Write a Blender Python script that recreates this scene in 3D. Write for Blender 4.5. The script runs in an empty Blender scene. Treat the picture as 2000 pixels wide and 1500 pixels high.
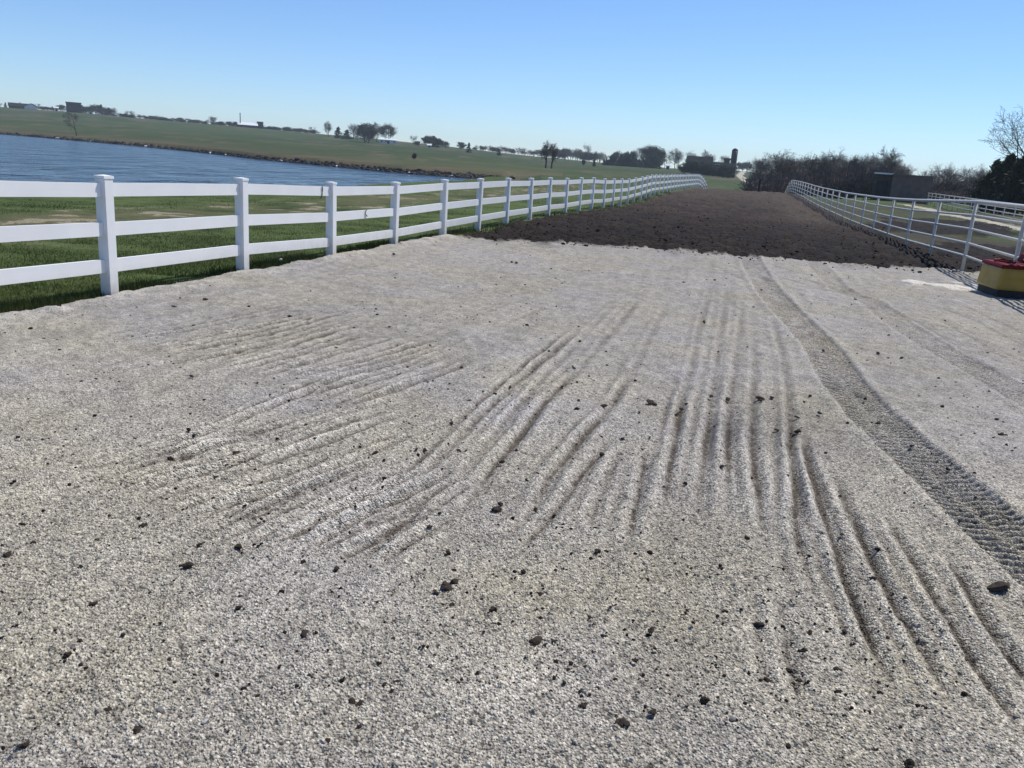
import bpy, bmesh, math, random
import numpy as np
from mathutils import Matrix, Vector

# ------------------------------------------------------------------ camera, sky, sun, exposure
random.seed(7)
rng = np.random.default_rng(11)
SC = bpy.context.scene
COL = SC.collection
R = math.radians

EYE = 1.7                       # camera height in metres
F_PX = 1600.0                   # focal length for a frame 2000 px wide
ROLL = math.atan(0.068)
PITCH = math.atan((750 - 308) * math.cos(ROLL) / F_PX)

cam_d = bpy.data.cameras.new("camera")
cam = bpy.data.objects.new("camera", cam_d)
COL.objects.link(cam)
cam_d.sensor_width = 36.0
cam_d.lens = F_PX / 2000.0 * 36.0
cam_d.clip_start = 0.05
cam_d.clip_end = 9000
cam.matrix_world = (Matrix.Translation((0, 0, EYE)) @ Matrix.Rotation(math.pi / 2 - PITCH, 4, 'X')
                    @ Matrix.Rotation(ROLL, 4, 'Z'))
SC.camera = cam
CAM_R = np.array(cam.matrix_world.to_3x3())

SUN_AZ, SUN_EL = 49.0, 57.0     # degrees right of straight ahead, above the horizon
world = bpy.data.worlds.new("World")
SC.world = world
world.use_nodes = True
wn = world.node_tree
sky = wn.nodes.new("ShaderNodeTexSky")
sky.sky_type = 'NISHITA'
sky.sun_disc = False
sky.sun_elevation = R(SUN_EL)
sky.sun_rotation = R(SUN_AZ)
sky.altitude = 600
sky.air_density = 1.0
sky.dust_density = 0.0
sky.ozone_density = 4.0
bg = wn.nodes["Background"]
bg.inputs["Strength"].default_value = 0.122
tint = wn.nodes.new("ShaderNodeVectorMath")      # the camera's cool white balance
tint.operation = 'MULTIPLY'
tint.inputs[1].default_value = (0.79, 0.935, 1.15)
wn.links.new(sky.outputs[0], tint.inputs[0])
wn.links.new(tint.outputs[0], bg.inputs[0])

sun_d = bpy.data.lights.new("sun", 'SUN')
sun_d.energy = 5.0
sun_d.angle = R(0.5)
sun_d.color = (1.0, 0.955, 0.885)
sun = bpy.data.objects.new("sun", sun_d)
COL.objects.link(sun)
sdir = Vector((math.sin(R(SUN_AZ)) * math.cos(R(SUN_EL)), math.cos(R(SUN_AZ)) * math.cos(R(SUN_EL)), math.sin(R(SUN_EL))))
sun.rotation_euler = sdir.to_track_quat('Z', 'Y').to_euler()

SC.view_settings.view_transform = 'Standard'
SC.view_settings.look = 'None'
SC.view_settings.exposure = 0.0
SC.view_settings.gamma = 1.0
SC.view_settings.use_curve_mapping = False


# ------------------------------------------------------------------ surveying helpers
def ray(px, py):
    v = np.array([(px - 1000) / F_PX, -(py - 750) / F_PX, -1.0])
    w = CAM_R @ v
    return w / np.linalg.norm(w)


def at_range(px, py, r):
    """point on the bearing of (px, py) at horizontal distance r"""
    w = ray(px, py)
    h = math.hypot(w[0], w[1])
    return np.array([w[0] / h * r, w[1] / h * r, EYE + w[2] / h * r])


def on_plane(px, py, z=0.0):
    w = ray(px, py)
    t = (z - EYE) / w[2]
    return np.array([w[0] * t, w[1] * t, z])


def hor(px):
    return 240 + 0.068 * px


def bearing(px):
    w = ray(px, hor(px))
    return math.degrees(math.atan2(w[0], w[1]))


# ------------------------------------------------------------------ object helpers
def tag(o, label=None, cat=None, group=None, kind=None):
    if label: o["label"] = label
    if cat: o["category"] = cat
    if group: o["group"] = group
    if kind: o["kind"] = kind
    return o


def link(name, me, parent=None, loc=None):
    o = bpy.data.objects.new(name, me)
    COL.objects.link(o)
    if parent is not None: o.parent = parent
    if loc is not None: o.location = loc
    return o


def empty(name, loc=(0, 0, 0), rz=0.0):
    o = bpy.data.objects.new(name, None)
    COL.objects.link(o)
    o.empty_display_size = 0.3
    o.location = loc
    o.rotation_euler = (0, 0, rz)
    return o


def mesh_np(name, co, faces, mat, col=None, smooth=True):
    """faces: (n,k) int array"""
    co = np.asarray(co, dtype=np.float32)
    faces = np.asarray(faces, dtype=np.int32)
    me = bpy.data.meshes.new(name)
    n, k = faces.shape
    me.vertices.add(len(co))
    me.vertices.foreach_set("co", co.ravel())
    me.loops.add(n * k)
    me.loops.foreach_set("vertex_index", faces.ravel())
    me.polygons.add(n)
    me.polygons.foreach_set("loop_start", np.arange(0, n * k, k, dtype=np.int32))
    me.polygons.foreach_set("loop_total", np.full(n, k, dtype=np.int32))
    me.polygons.foreach_set("use_smooth", np.full(n, smooth, dtype=bool))
    me.update(calc_edges=True)
    if col is not None:
        a = me.color_attributes.new("Col", 'FLOAT_COLOR', 'POINT')
        c = np.ones((len(co), 4), dtype=np.float32)
        c[:, :col.shape[1]] = col
        a.data.foreach_set("color", c.ravel())
    me.materials.append(mat)
    return me


class MB:
    """collects boxes, prisms and tubes, then becomes one mesh"""
    def __init__(self):
        self.v, self.f = [], []

    def add(self, vs, fs):
        b = len(self.v)
        self.v += [tuple(p) for p in vs]
        self.f += [tuple(i + b for i in q) for q in fs]

    def box(self, c, s, rz=0.0, taper=1.0):
        cx, cy, cz = c
        hx, hy, hz = s[0] / 2, s[1] / 2, s[2] / 2
        ca, sa = math.cos(rz), math.sin(rz)
        vs = []
        for z, k in ((-hz, 1.0), (hz, taper)):
            for x, y in ((-hx, -hy), (hx, -hy), (hx, hy), (-hx, hy)):
                x, y = x * k, y * k
                vs.append((cx + x * ca - y * sa, cy + x * sa + y * ca, cz + z))
        self.add(vs, [(3, 2, 1, 0), (4, 5, 6, 7), (0, 1, 5, 4), (1, 2, 6, 5), (2, 3, 7, 6), (3, 0, 4, 7)])

    def beam(self, a, b, w, h):
        """rectangular beam a->b, w across, h in height, ends vertical"""
        a, b = Vector(a), Vector(b)
        d = (b - a)
        s = Vector((d.y, -d.x, 0)).normalized() * (w / 2)
        u = Vector((0, 0, h / 2))
        vs = [a - s - u, a + s - u, a + s + u, a - s + u, b - s - u, b + s - u, b + s + u, b - s + u]
        self.add(vs, [(0, 1, 2, 3), (7, 6, 5, 4), (0, 4, 5, 1), (1, 5, 6, 2), (2, 6, 7, 3), (3, 7, 4, 0)])

    def tube(self, pts, rad, n=8, cap=True):
        pts = [Vector(p) for p in pts]
        if not hasattr(rad, '__len__'): rad = [rad] * len(pts)
        base = len(self.v)
        for i, p in enumerate(pts):
            d = (pts[min(i + 1, len(pts) - 1)] - pts[max(i - 1, 0)]).normalized()
            up = Vector((0, 0, 1)) if abs(d.z) < 0.95 else Vector((1, 0, 0))
            x = d.cross(up).normalized()
            y = x.cross(d)
            for k in range(n):
                t = 2 * math.pi * k / n
                self.v.append(tuple(p + x * (math.cos(t) * rad[i]) + y * (math.sin(t) * rad[i])))
        for i in range(len(pts) - 1):
            for k in range(n):
                a = base + i * n + k
                b = base + i * n + (k + 1) % n
                self.f.append((a, b, b + n, a + n))
        if cap:
            self.f.append(tuple(base + k for k in range(n))[::-1])
            self.f.append(tuple(base + (len(pts) - 1) * n + k for k in range(n)))

    def mesh(self, name, mat, smooth=False):
        me = bpy.data.meshes.new(name)
        me.from_pydata(self.v, [], self.f)
        me.materials.append(mat)
        if smooth:
            me.polygons.foreach_set("use_smooth", [True] * len(me.polygons))
        me.update()
        return me

    def build(self, name, mat, parent=None, smooth=False, bevel=0.0):
        me = self.mesh(name, mat, smooth)
        if bevel:
            bm = bmesh.new(); bm.from_mesh(me)
            bmesh.ops.bevel(bm, geom=bm.edges[:], offset=bevel, segments=2, affect='EDGES', profile=0.6)
            bm.to_mesh(me); bm.free()
        return link(name, me, parent)


# ------------------------------------------------------------------ noise in numpy
def _h(i, j, s):
    i = i.astype(np.int64); j = j.astype(np.int64)
    n = (i * 374761393 + j * 668265263 + s * 1442695041) & 0xFFFFFFFF
    n = ((n ^ (n >> 13)) * 1274126177) & 0xFFFFFFFF
    n = ((n ^ (n >> 16)) * 2246822519) & 0xFFFFFFFF
    return ((n ^ (n >> 15)) & 0xFFFFFF) / float(0xFFFFFF)


def vnoise(x, y, s=0):
    i, j = np.floor(x), np.floor(y)
    u, v = x - i, y - j
    u = u * u * (3 - 2 * u); v = v * v * (3 - 2 * v)
    return ((_h(i, j, s) * (1 - u) + _h(i + 1, j, s) * u) * (1 - v)
            + (_h(i, j + 1, s) * (1 - u) + _h(i + 1, j + 1, s) * u) * v) * 2 - 1


def fbm(x, y, s=0, o=4):
    t = 0; a = 0.5
    for k in range(o):
        t = t + a * vnoise(x, y, s + k * 17); x = x * 2.03 + 3.1; y = y * 2.03 - 1.7; a *= 0.5
    return t


def cells(x, y, s=0):
    """cellular noise: distance to nearest centre, and the id value of that centre"""
    i, j = np.floor(x), np.floor(y)
    best = np.full(x.shape, 9.0); idv = np.zeros(x.shape)
    for di in (-1, 0, 1):
        for dj in (-1, 0, 1):
            a, b = i + di, j + dj
            d = (a + _h(a, b, s) - x) ** 2 + (b + _h(a, b, s + 5) - y) ** 2
            m = d < best
            best = np.where(m, d, best)
            idv = np.where(m, _h(a, b, s + 9), idv)
    return np.sqrt(best), idv


def sstep(a, b, x):
    t = np.clip((x - a) / (b - a), 0, 1)
    return t * t * (3 - 2 * t)


# ------------------------------------------------------------------ terrain
WATER_Z = -1.5


def zat(px, py, r):
    return at_range(px, py, r)[2]


def pond_col(px, rc, rn, rf, rm, ym, rs, ys):
    return (bearing(px), [5, 18, rc, rn, rn + 3, rf - 2, rf, rf + 3.5, rm, rs, rs + 90, 1600],
            [0, -0.02, -0.28, WATER_Z, -2.6, -2.6, WATER_Z, -0.45, zat(px, ym, rm), zat(px, ys, rs), zat(px, ys, rs) - 1.5, zat(px, ys, rs) - 14])


def land_col(px, pts):
    pts = list(pts)
    z_end = pts[-1][1]
    r = [p[0] for p in pts] + [pts[-1][0] + 90, 1600]
    z = [p[1] for p in pts] + [z_end - 1.0, z_end - 12]
    assert len(r) == 12, (px, len(r))
    return (bearing(px), r, z)


COLS = [
    pond_col(-500, 26, 40, 345, 450, 225, 760, 178),
    pond_col(0, 27, 42, 295, 420, 236, 700, 209),
    pond_col(150, 28, 43, 251, 400, 247, 690, 219),
    pond_col(250, 29, 44, 226, 390, 250, 680, 229),
    pond_col(500, 34, 50, 156, 330, 273, 650, 250),
    pond_col(620, 40, 55, 139, 320, 283, 620, 261),
    pond_col(780, 52, 70, 123, 310, 292, 600, 276),
    pond_col(900, 66, 86, 120, 300, 303, 580, 289),
    pond_col(985, 92, 108, 121, 300, 312, 570, 299),
    land_col(1060, [(5, 0), (25, 0), (45, -.15), (60, .05), (85, -.2), (115, -.45), (130, -.5), (200, -.2), (350, zat(1060, 319, 350)), (590, zat(1060, 307, 590))]),
    land_col(1180, [(5, 0), (25, 0), (42, -.18), (58, .04), (80, .02), (110, -.5), (130, -.6), (220, -.2), (350, zat(1180, 326, 350)), (560, zat(1180, 318, 560))]),
    land_col(1300, [(5, 0), (25, 0), (42, -.2), (58, .03), (82, .04), (105, -.8), (130, -1.0), (230, -.4), (350, zat(1300, 333, 350)), (520, zat(1300, 328, 520))]),
    land_col(1380, [(5, 0), (25, 0), (42, -.22), (58, 0), (82, .04), (97, -.85), (112, -1.5), (220, -1.2), (310, zat(1380, 342, 310)), (430, zat(1380, 332, 430))]),
    land_col(1455, [(5, 0), (25, 0), (42, -.22), (58, -.05), (86, .03), (100, -.9), (115, -1.6), (250, zat(1465, 356, 250)), (420, zat(1455, 342, 420)), (620, zat(1455, 334, 620))]),
    land_col(1520, [(5, 0), (25, 0), (42, -.24), (60, -.1), (92, .0), (104, -1.2), (120, -2.0), (180, -1.6), (300, -.5), (600, 1.5)]),
    land_col(1580, [(5, 0), (25, 0), (42, -.24), (60, -.15), (92, -.05), (106, -1.0), (120, -1.7), (180, -1.4), (300, -.5), (600, 1.5)]),
    land_col(1680, [(5, 0), (25, -.03), (42, -.2), (60, -.2), (80, -.1), (100, -.1), (130, -.4), (180, -.6), (300, -.3), (600, 1.5)]),
    land_col(1900, [(5, 0), (25, 0), (42, -.08), (60, -.1), (80, -.1), (100, -.1), (130, -.2), (180, -.2), (300, 0), (600, 1.5)]),
    land_col(2300, [(5, 0), (25, 0), (42, 0), (60, 0), (80, 0), (100, 0), (130, 0), (180, 0), (300, 0), (600, 1.5)]),
]
C_AZ = np.array([c[0] for c in COLS])
C_R = np.array([c[1] for c in COLS], dtype=float)
C_Z = np.array([c[2] for c in COLS], dtype=float)


def base_z(x, y):
    """large-scale height of the land"""
    x = np.atleast_1d(np.asarray(x, dtype=float)); y = np.atleast_1d(np.asarray(y, dtype=float))
    r = np.hypot(x, y); az = np.degrees(np.arctan2(x, y))
    az = np.clip(az, C_AZ[0], C_AZ[-1])
    rs = [np.interp(az, C_AZ, C_R[:, k]) for k in range(12)]
    zs = [np.interp(az, C_AZ, C_Z[:, k]) for k in range(12)]
    z = np.where(r <= rs[0], zs[0], zs[-1])
    for k in range(11):
        t = (r - rs[k]) / np.maximum(rs[k + 1] - rs[k], 1e-6)
        m = (t > 0) & (t <= 1)
        tt = t * t * (3 - 2 * t) * 0.5 + t * 0.5
        z = np.where(m, zs[k] + (zs[k + 1] - zs[k]) * tt, z)
    # flat water-side land behind and beside the viewer
    back = sstep(60, 110, np.abs(np.degrees(np.arctan2(x, y))))
    return z * (1 - back)


def xf(y):   # white fence line
    return -4.3 + 0.28 * (y - 8.54)


def xp(y):   # pipe fence line
    return 9.29 + 0.26 * (y - 17.43)


# furrows and tyre tracks: (points in photo survey pixels, groove half-width m, depth m, darkness of soil plus painted groove shade)
def G(pts, w=0.05, d=0.022, k=0.25):
    P = np.array([on_plane(a, b)[:2] for a, b in pts])
    return (P, w, d, k)


FURROWS = [
    G([(45, 965), (200, 925), (420, 850), (560, 790), (700, 735), (860, 685)], .05, .025, .2),
    G([(170, 962), (350, 905), (560, 850), (700, 800), (860, 735)], .05, .022, .15),
    G([(150, 1020), (330, 955), (480, 910), (640, 850), (800, 790)], .05, .024, .2),
    G([(250, 1012), (400, 958), (520, 920), (660, 865), (830, 800)], .05, .02, .2),
    G([(370, 1037), (460, 995), (560, 962), (700, 905), (860, 838)], .055, .032, .45),
    G([(440, 1050), (540, 1000), (650, 950), (760, 900)], .055, .03, .35),
    G([(590, 1100), (660, 1050), (740, 1003), (830, 958), (900, 915)], .055, .034, .4),
    G([(655, 1112), (720, 1070), (790, 1025), (850, 985)], .055, .03, .35),
    G([(735, 1122), (790, 1085), (850, 1045), (900, 1005)], .05, .024, .3),
    G([(850, 1140), (870, 1075), (891, 1026), (916, 991), (951, 937), (1017, 856), (1073, 783), (1122, 736), (1180, 670), (1230, 610), (1275, 560)], .07, .05, .7),
    G([(930, 1110), (958, 1075), (1021, 1030), (1045, 991), (1087, 921), (1145, 850), (1195, 795), (1245, 710), (1280, 640), (1310, 575)], .06, .036, .45),
    G([(1000, 1100), (1060, 1035), (1100, 985), (1140, 930), (1190, 865)], .05, .024, .3),
    G([(1150, 1050), (1168, 987), (1195, 930), (1225, 870)], .05, .022, .3),
    G([(1274, 1112), (1287, 1040), (1301, 960), (1315, 880), (1330, 800), (1355, 700), (1372, 620), (1388, 555)], .055, .036, .5),
    G([(1356, 1100), (1360, 1016), (1368, 950), (1378, 870), (1390, 790), (1402, 700), (1412, 620), (1420, 560)], .06, .036, .45),
    G([(1430, 1130), (1424, 1036), (1420, 960), (1420, 890), (1425, 810), (1436, 720), (1446, 640), (1450, 570)], .06, .034, .45),
    G([(1512, 1150), (1504, 1108), (1492, 1040), (1478, 970), (1470, 900), (1470, 800), (1474, 700), (1470, 620)], .055, .028, .4),
    G([(1640, 1320), (1610, 1230), (1576, 1124), (1556, 1036), (1550, 950), (1545, 880), (1540, 780), (1525, 690), (1500, 600)], .055, .034, .45),
    G([(1760, 1400), (1712, 1290), (1656, 1148), (1628, 1060), (1600, 990), (1580, 910), (1565, 830)], .05, .034, .75),
    G([(1890, 1460), (1840, 1360), (1780, 1244), (1752, 1204), (1732, 1152), (1700, 1092), (1670, 1030), (1645, 980), (1620, 910)], .05, .026, .4),
    G([(1560, 1400), (1540, 1300), (1520, 1200), (1505, 1150)], .05, .016, .15),
    G([(2010, 1490), (1950, 1390), (1880, 1276), (1852, 1220), (1824, 1180), (1792, 1120), (1755, 1060), (1720, 1000)], .05, .030, .6),
    G([(2040, 1390), (1996, 1332), (1956, 1272), (1916, 1208), (1876, 1140), (1830, 1080)], .05, .030, .6),
    G([(1230, 1120), (1235, 1030), (1250, 950), (1270, 870)], .05, .016, .15),
    # fine raked lines on the left
    G([(227, 674), (350, 652), (472, 626), (600, 598)], .05, .02, .25),
    G([(290, 690), (400, 665), (520, 640), (640, 612)], .05, .02, .25),
    G([(300, 708), (420, 680), (560, 648), (700, 610)], .05, .022, .28),
    G([(330, 726), (450, 697), (570, 664), (690, 628)], .05, .022, .28),
    G([(420, 722), (520, 694), (600, 670), (720, 634)], .055, .026, .35),
    G([(440, 738), (540, 710), (640, 680), (740, 648)], .055, .026, .3),
    G([(480, 748), (580, 720), (680, 692), (790, 658)], .055, .026, .35),
    G([(540, 758), (640, 730), (740, 702), (860, 662)], .055, .028, .35),
    G([(560, 776), (680, 742), (780, 712), (890, 675)], .055, .026, .3),
    G([(600, 794), (710, 758), (800, 728), (900, 692)], .055, .024, .3),
    G([(640, 815), (740, 780), (830, 748), (930, 706)], .055, .022, .25),
    G([(90, 1005), (260, 945), (440, 880), (620, 818)], .055, .026, .25),
    G([(300, 1030), (420, 985), (540, 940), (680, 885)], .055, .028, .3),
    G([(420, 1075), (520, 1025), (630, 975), (760, 915)], .055, .03, .35),
    G([(520, 1090), (620, 1035), (720, 985), (840, 925)], .055, .03, .35),
    G([(700, 1085), (790, 1040), (870, 990), (940, 940)], .05, .024, .3),
    G([(250, 655), (380, 630), (520, 602), (660, 575)], .05, .016, .15),
    G([(700, 700), (820, 660), (950, 615), (1080, 570)], .05, .02, .2),
    G([(760, 720), (880, 678), (1000, 632), (1110, 590)], .05, .02, .2),
    G([(830, 1010), (930, 900), (1010, 805), (1090, 715), (1160, 640), (1220, 575)], .05, .02, .15),
    G([(760, 1000), (860, 905), (960, 800), (1060, 710), (1140, 640)], .05, .02, .15),
    # far right curves left by the scraper
    G([(1500, 540), (1560, 556), (1640, 575), (1720, 590)], .075, .034, .34),
    G([(1500, 530), (1580, 552), (1660, 575), (1740, 592)], .075, .034, .34),
    G([(1520, 525), (1600, 548), (1690, 575), (1770, 600)], .075, .034, .34),
    G([(1390, 520), (1430, 540), (1480, 562)], .06, .02, .34),
    G([(1720, 600), (1800, 640), (1880, 690), (1960, 750)], .06, .034, .34),
    G([(1780, 605), (1860, 645), (1940, 690), (2020, 740)], .06, .034, .34),
    G([(1830, 600), (1900, 630), (1970, 665), (2040, 700)], .06, .034, .34),
    G([(1880, 600), (1950, 632), (2040, 675)], .05, .022, .34),
]
# between the main furrows run finer ones from the same rake
for P_, w_, d_, k_ in list(FURROWS):
    T_ = np.gradient(P_, axis=0)
    Nn = np.stack([-T_[:, 1], T_[:, 0]], -1) / np.linalg.norm(T_, axis=1)[:, None]
    q_ = 1.0 if P_[:, 1].max() < 9.5 and P_[:, 0].mean() < 0.2 else 0.4
    FURROWS.append((P_ + Nn * 0.1, w_ * 0.8, d_ * 0.55 * q_, k_ * 0.6 * q_ - 0.3 * (q_ < 1)))
TRACKS = [
    (np.array([on_plane(a, b)[:2] for a, b in [(1462, 497), (1470, 520), (1489, 556), (1530, 606), (1600, 680), (1643, 747), (1706, 822), (1781, 895), (1880, 985), (1990, 1085), (2150, 1230), (2400, 1480), (2800, 1900)]]), 0.205, 1.0),
    (np.array([on_plane(a, b)[:2] for a, b in [(1590, 512), (1636, 562), (1702, 594), (1755, 636), (1825, 681), (1895, 720), (1965, 762), (2060, 820), (2250, 940), (2600, 1180), (3200, 1600)]]), 0.19, 0.6),
]


def resample(P, step=0.04):
    """smooth a polyline (Catmull-Rom) and sample it densely"""
    out = []
    n = len(P)
    for i in range(n - 1):
        p0, p1, p2, p3 = P[max(i - 1, 0)], P[i], P[i + 1], P[min(i + 2, n - 1)]
        m = max(2, int(np.linalg.norm(p2 - p1) / step))
        t = (np.arange(m) / m)[:, None]
        out.append(0.5 * ((2 * p1) + (p2 - p0) * t + (2 * p0 - 5 * p1 + 4 * p2 - p3) * t ** 2 + (3 * p1 - p0 - 3 * p2 + p3) * t ** 3))
    out.append(P[-1:])
    return np.vstack(out)


def along(x, y, P, reach):
    """signed offset from and arc position along a polyline, for points closer than reach"""
    D = resample(P, 0.12)
    lo, hi = D.min(0) - reach, D.max(0) + reach
    idx = np.nonzero((x > lo[0]) & (x < hi[0]) & (y > lo[1]) & (y < hi[1]))[0]
    if len(idx) == 0: return idx, None, None, 0
    px, py = x[idx], y[idx]
    bd = np.full(len(idx), 1e9); bo = np.zeros(len(idx)); bs = np.zeros(len(idx)); s0 = 0.0
    for a, b in zip(D[:-1], D[1:]):
        e = b - a; L = np.hypot(*e)
        if L < 1e-6: continue
        e = e / L
        rx, ry = px - a[0], py - a[1]
        t = np.clip(rx * e[0] + ry * e[1], 0, L)
        dx, dy = rx - t * e[0], ry - t * e[1]
        d = dx * dx + dy * dy
        m = d < bd
        bd = np.where(m, d, bd)
        bo = np.where(m, np.sign(e[0] * ry - e[1] * rx) * np.sqrt(d), bo)
        bs = np.where(m, s0 + t, bs)
        s0 += L
    k = np.abs(bo) < reach
    return idx[k], bo[k], bs[k], s0


PAD = on_plane(1868, 562)
GRAVEL, SOIL, GRASS, PATH, ROAD = 0, 1, 2, 3, 4
PATH_LINE = np.array([on_plane(1770, 398)[:2], on_plane(1812, 406)[:2], on_plane(1850, 416)[:2], on_plane(1900, 424)[:2], on_plane(1950, 434)[:2], on_plane(2000, 446)[:2], on_plane(2100, 475)[:2], on_plane(2300, 540)[:2]])
ROAD_LINE = np.array([at_range(a, b, c)[:2] for a, b, c in [(1478, 360, 205), (1465, 356, 250), (1449, 349, 330), (1445, 343, 410), (1455, 334, 640), (1462, 331, 900)]])


def classify(x, y):
    n1 = fbm(x * 1.7, y * 1.7, 3, 4)
    n2 = fbm(x * 0.5, y * 0.5, 5, 3)
    reg = np.full(x.shape, GRASS)
    inside = x > xf(y) + 0.06 + 0.16 * n1
    grav = inside & (y < 17.55 + 0.5 * n1 + 0.35 * n2) & (x < xp(y) + 0.5 + 0.3 * n1)
    soil = inside & (x > xf(y) + 0.35 + 0.35 * n1) & (y >= 17.55 + 0.5 * n1 + 0.35 * n2) & (x < xp(y) + 0.6 + 0.3 * n1) & (np.hypot(x, y) < 97 + 6 * n2)
    mud = (x >= xp(y) + 0.45 + 0.3 * n1) & (x < xp(y) + 14) & (y < 25.5 + 5 * n2 + 2 * n1) & (y > 3)
    blot = (((x - 18.2 - .55 * (y - 37)) / 4.2) ** 2 + ((y - 37.5) / 5.5) ** 2 < 1 + 1.0 * n1) & (x > xp(y) + 0.45)
    blot |= (((x - 23.0) / 3.2) ** 2 + ((y - 44.5) / 3.5) ** 2 < 1 + 1.0 * n1)
    reg[soil | mud | blot] = SOIL
    reg[grav] = GRAVEL
    idx, o, s, L = along(x, y, PATH_LINE, 1.6)
    if len(idx):
        k = np.abs(o) < 0.62 + 0.5 * n1[idx]
        reg[idx[k]] = PATH
    idx, o, s, L = along(x, y, ROAD_LINE, 4.5)
    if len(idx):
        k = np.abs(o) < 1.5
        reg[idx[k]] = ROAD
    return reg


def detail(x, y, reg, fine):
    """small relief and colour of the ground, groove and gap shade painted in; fine = metres between mesh rows"""
    r = np.hypot(x, y)
    dz = np.zeros(x.shape)
    col = np.zeros(x.shape + (3,))
    # ---- gravel
    g = np.nonzero(reg == GRAVEL)[0]
    gx, gy = x[g], y[g]
    low = fbm(gx * 0.55, gy * 0.55, 21, 4)
    mid = fbm(gx * 3.1, gy * 3.1, 22, 4)
    h = 0.025 * low + 0.012 * mid
    tone = 1 + 0.10 * low + 0.10 * mid
    warm = fbm(gx * 1.3, gy * 1.3, 25, 3)
    c = np.stack([0.316 * tone * (1 + 0.04 * warm), 0.291 * tone * (1 + 0.02 * warm), 0.248 * tone * (1 - 0.11 * warm)], -1)
    near = 1 - sstep(4.5, 8.5, r[g])
    m = np.nonzero(near > 0)[0]
    wx = gx[m] + 0.004 * vnoise(gx[m] * 60, gy[m] * 60, 31); wy = gy[m] + 0.004 * vnoise(gx[m] * 60, gy[m] * 60, 32)
    d1, id1 = cells(wx * 108, wy * 108, 41)
    d2, id2 = cells(wx * 38, wy * 38, 47)
    peb = 0.0070 * np.clip(1.15 - d1 * 1.5, 0, 1) ** 0.8 * (0.35 + 0.9 * id1)
    big = np.where(id2 > 0.90, 0.009 * np.clip(1 - (d2 * 1.7) ** 2, 0, 1), 0)
    h[m] += near[m] * (peb + big)
    tn = (0.72 + 0.75 * id1) * np.clip(1.45 - 1.0 * d1, 0.45, 1.15)  # random pebble tones, with shade painted into the gaps between stones
    tn = np.where(id1 < 0.10, 0.34, tn)
    tn = np.where((id2 > 0.90) & (d2 < 0.5), 0.75 + 0.7 * (id2 - 0.9) / 0.1, tn)
    c[m] *= (1 + near[m] * (tn - 1))[:, None]
    # coarse rubble farther out, as far as the mesh can carry it
    far = sstep(3.5, 7.5, r[g])
    h += far * (0.012 * fbm(gx * 9, gy * 9, 26, 2) + 0.010 * fbm(gx * 22, gy * 22, 27, 2))
    sp = vnoise(gx * 14, gy * 9, 28)
    c *= (1 + far * 0.16 * np.clip(sp, -1, 1))[:, None]
    groove = np.zeros(len(g))
    # faint raking left by the grader, running with the yard
    ca_, sa_ = math.cos(R(13)), math.sin(R(13))
    lat, lon = gx * ca_ - gy * sa_, gx * sa_ + gy * ca_
    lat = lat + 0.25 * fbm(lon * 0.35, lat * 0.2, 52, 2)
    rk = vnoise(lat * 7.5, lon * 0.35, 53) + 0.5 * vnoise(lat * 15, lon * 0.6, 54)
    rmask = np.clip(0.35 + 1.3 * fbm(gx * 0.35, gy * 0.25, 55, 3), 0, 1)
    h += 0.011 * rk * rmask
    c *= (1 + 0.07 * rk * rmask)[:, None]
    for P, w, d, k in FURROWS:
        d = 0.85 * min(d, 0.034) + 0.004
        w = w * 0.54
        idx, o, s, L = along(gx, gy, P, w * 5)
        if not len(idx): continue
        o = o + 0.013 * fbm(gx[idx] * 3, gy[idx] * 3, 33, 3)
        fade = sstep(0, 0.18 * L, s) * (1 - sstep(0.72 * L, L, s))
        fade *= np.clip(0.9 + 0.8 * fbm(s * 1.6, s * 0 + P[0, 0] * 7, 35, 3), 0.4, 1.35)
        if P[:, 1].max() > 9.5:
            fade = fade * (1 - 0.72 * sstep(4.3, 7.5, gy[idx]))
        q = o / w
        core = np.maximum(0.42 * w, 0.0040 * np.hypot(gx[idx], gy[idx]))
        prof = -0.62 * d * np.exp(-q * q * .6) - 0.35 * d * np.exp(-(o / core) ** 2) + 0.5 * d * (np.exp(-((np.abs(q) - 2.0) / 0.9) ** 2))
        h[idx] += prof * fade
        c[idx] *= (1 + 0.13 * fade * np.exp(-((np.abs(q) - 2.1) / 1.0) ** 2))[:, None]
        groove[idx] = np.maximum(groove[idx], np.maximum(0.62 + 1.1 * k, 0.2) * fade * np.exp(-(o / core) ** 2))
    for P, hw, amp in TRACKS:
        idx, o, s, L = along(gx, gy, P, hw * 2)
        if not len(idx): continue
        o = o + 0.012 * fbm(gx[idx] * 8, gy[idx] * 8, 36, 2)
        ins = 1 - sstep(hw * 0.88, hw * 1.05, np.abs(o))
        berm = np.exp(-((np.abs(o) - hw * 1.15) / 0.05) ** 2)
        wob = 0.55 + 0.9 * np.clip(fbm(s * 1.2, o * 3, 37, 3) + 0.35, 0, 1)
        lug = np.sin((s + 0.10 * np.abs(o)) / 0.068 * 2 * math.pi + 1.2 * fbm(s * 2, o * 4, 38, 2))
        mid_ = np.exp(-(o / 0.035) ** 2)
        h[idx] += amp * (ins * (-0.024 + 0.023 * np.sign(lug) * np.abs(lug) ** .7 * 0.9 * wob * (1 - 0.6 * mid_)) + 0.016 * berm)
        h[idx] -= amp * ins * 0.6 * np.where(near[idx] > 0, 0, 0)
        c[idx] *= (1 - amp * ins * (0.13 + 0.12 * fbm(s * 3, o * 6, 39, 2)))[:, None]
        c[idx] *= (1 + 0.10 * berm)[:, None]
    soil_shade_c = np.array([0.085, 0.070, 0.056])
    kk = np.clip(groove * (0.9 + 0.5 * mid + 0.5 * vnoise(gx * 30, gy * 30, 57)), 0, 0.92)[:, None]
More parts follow.
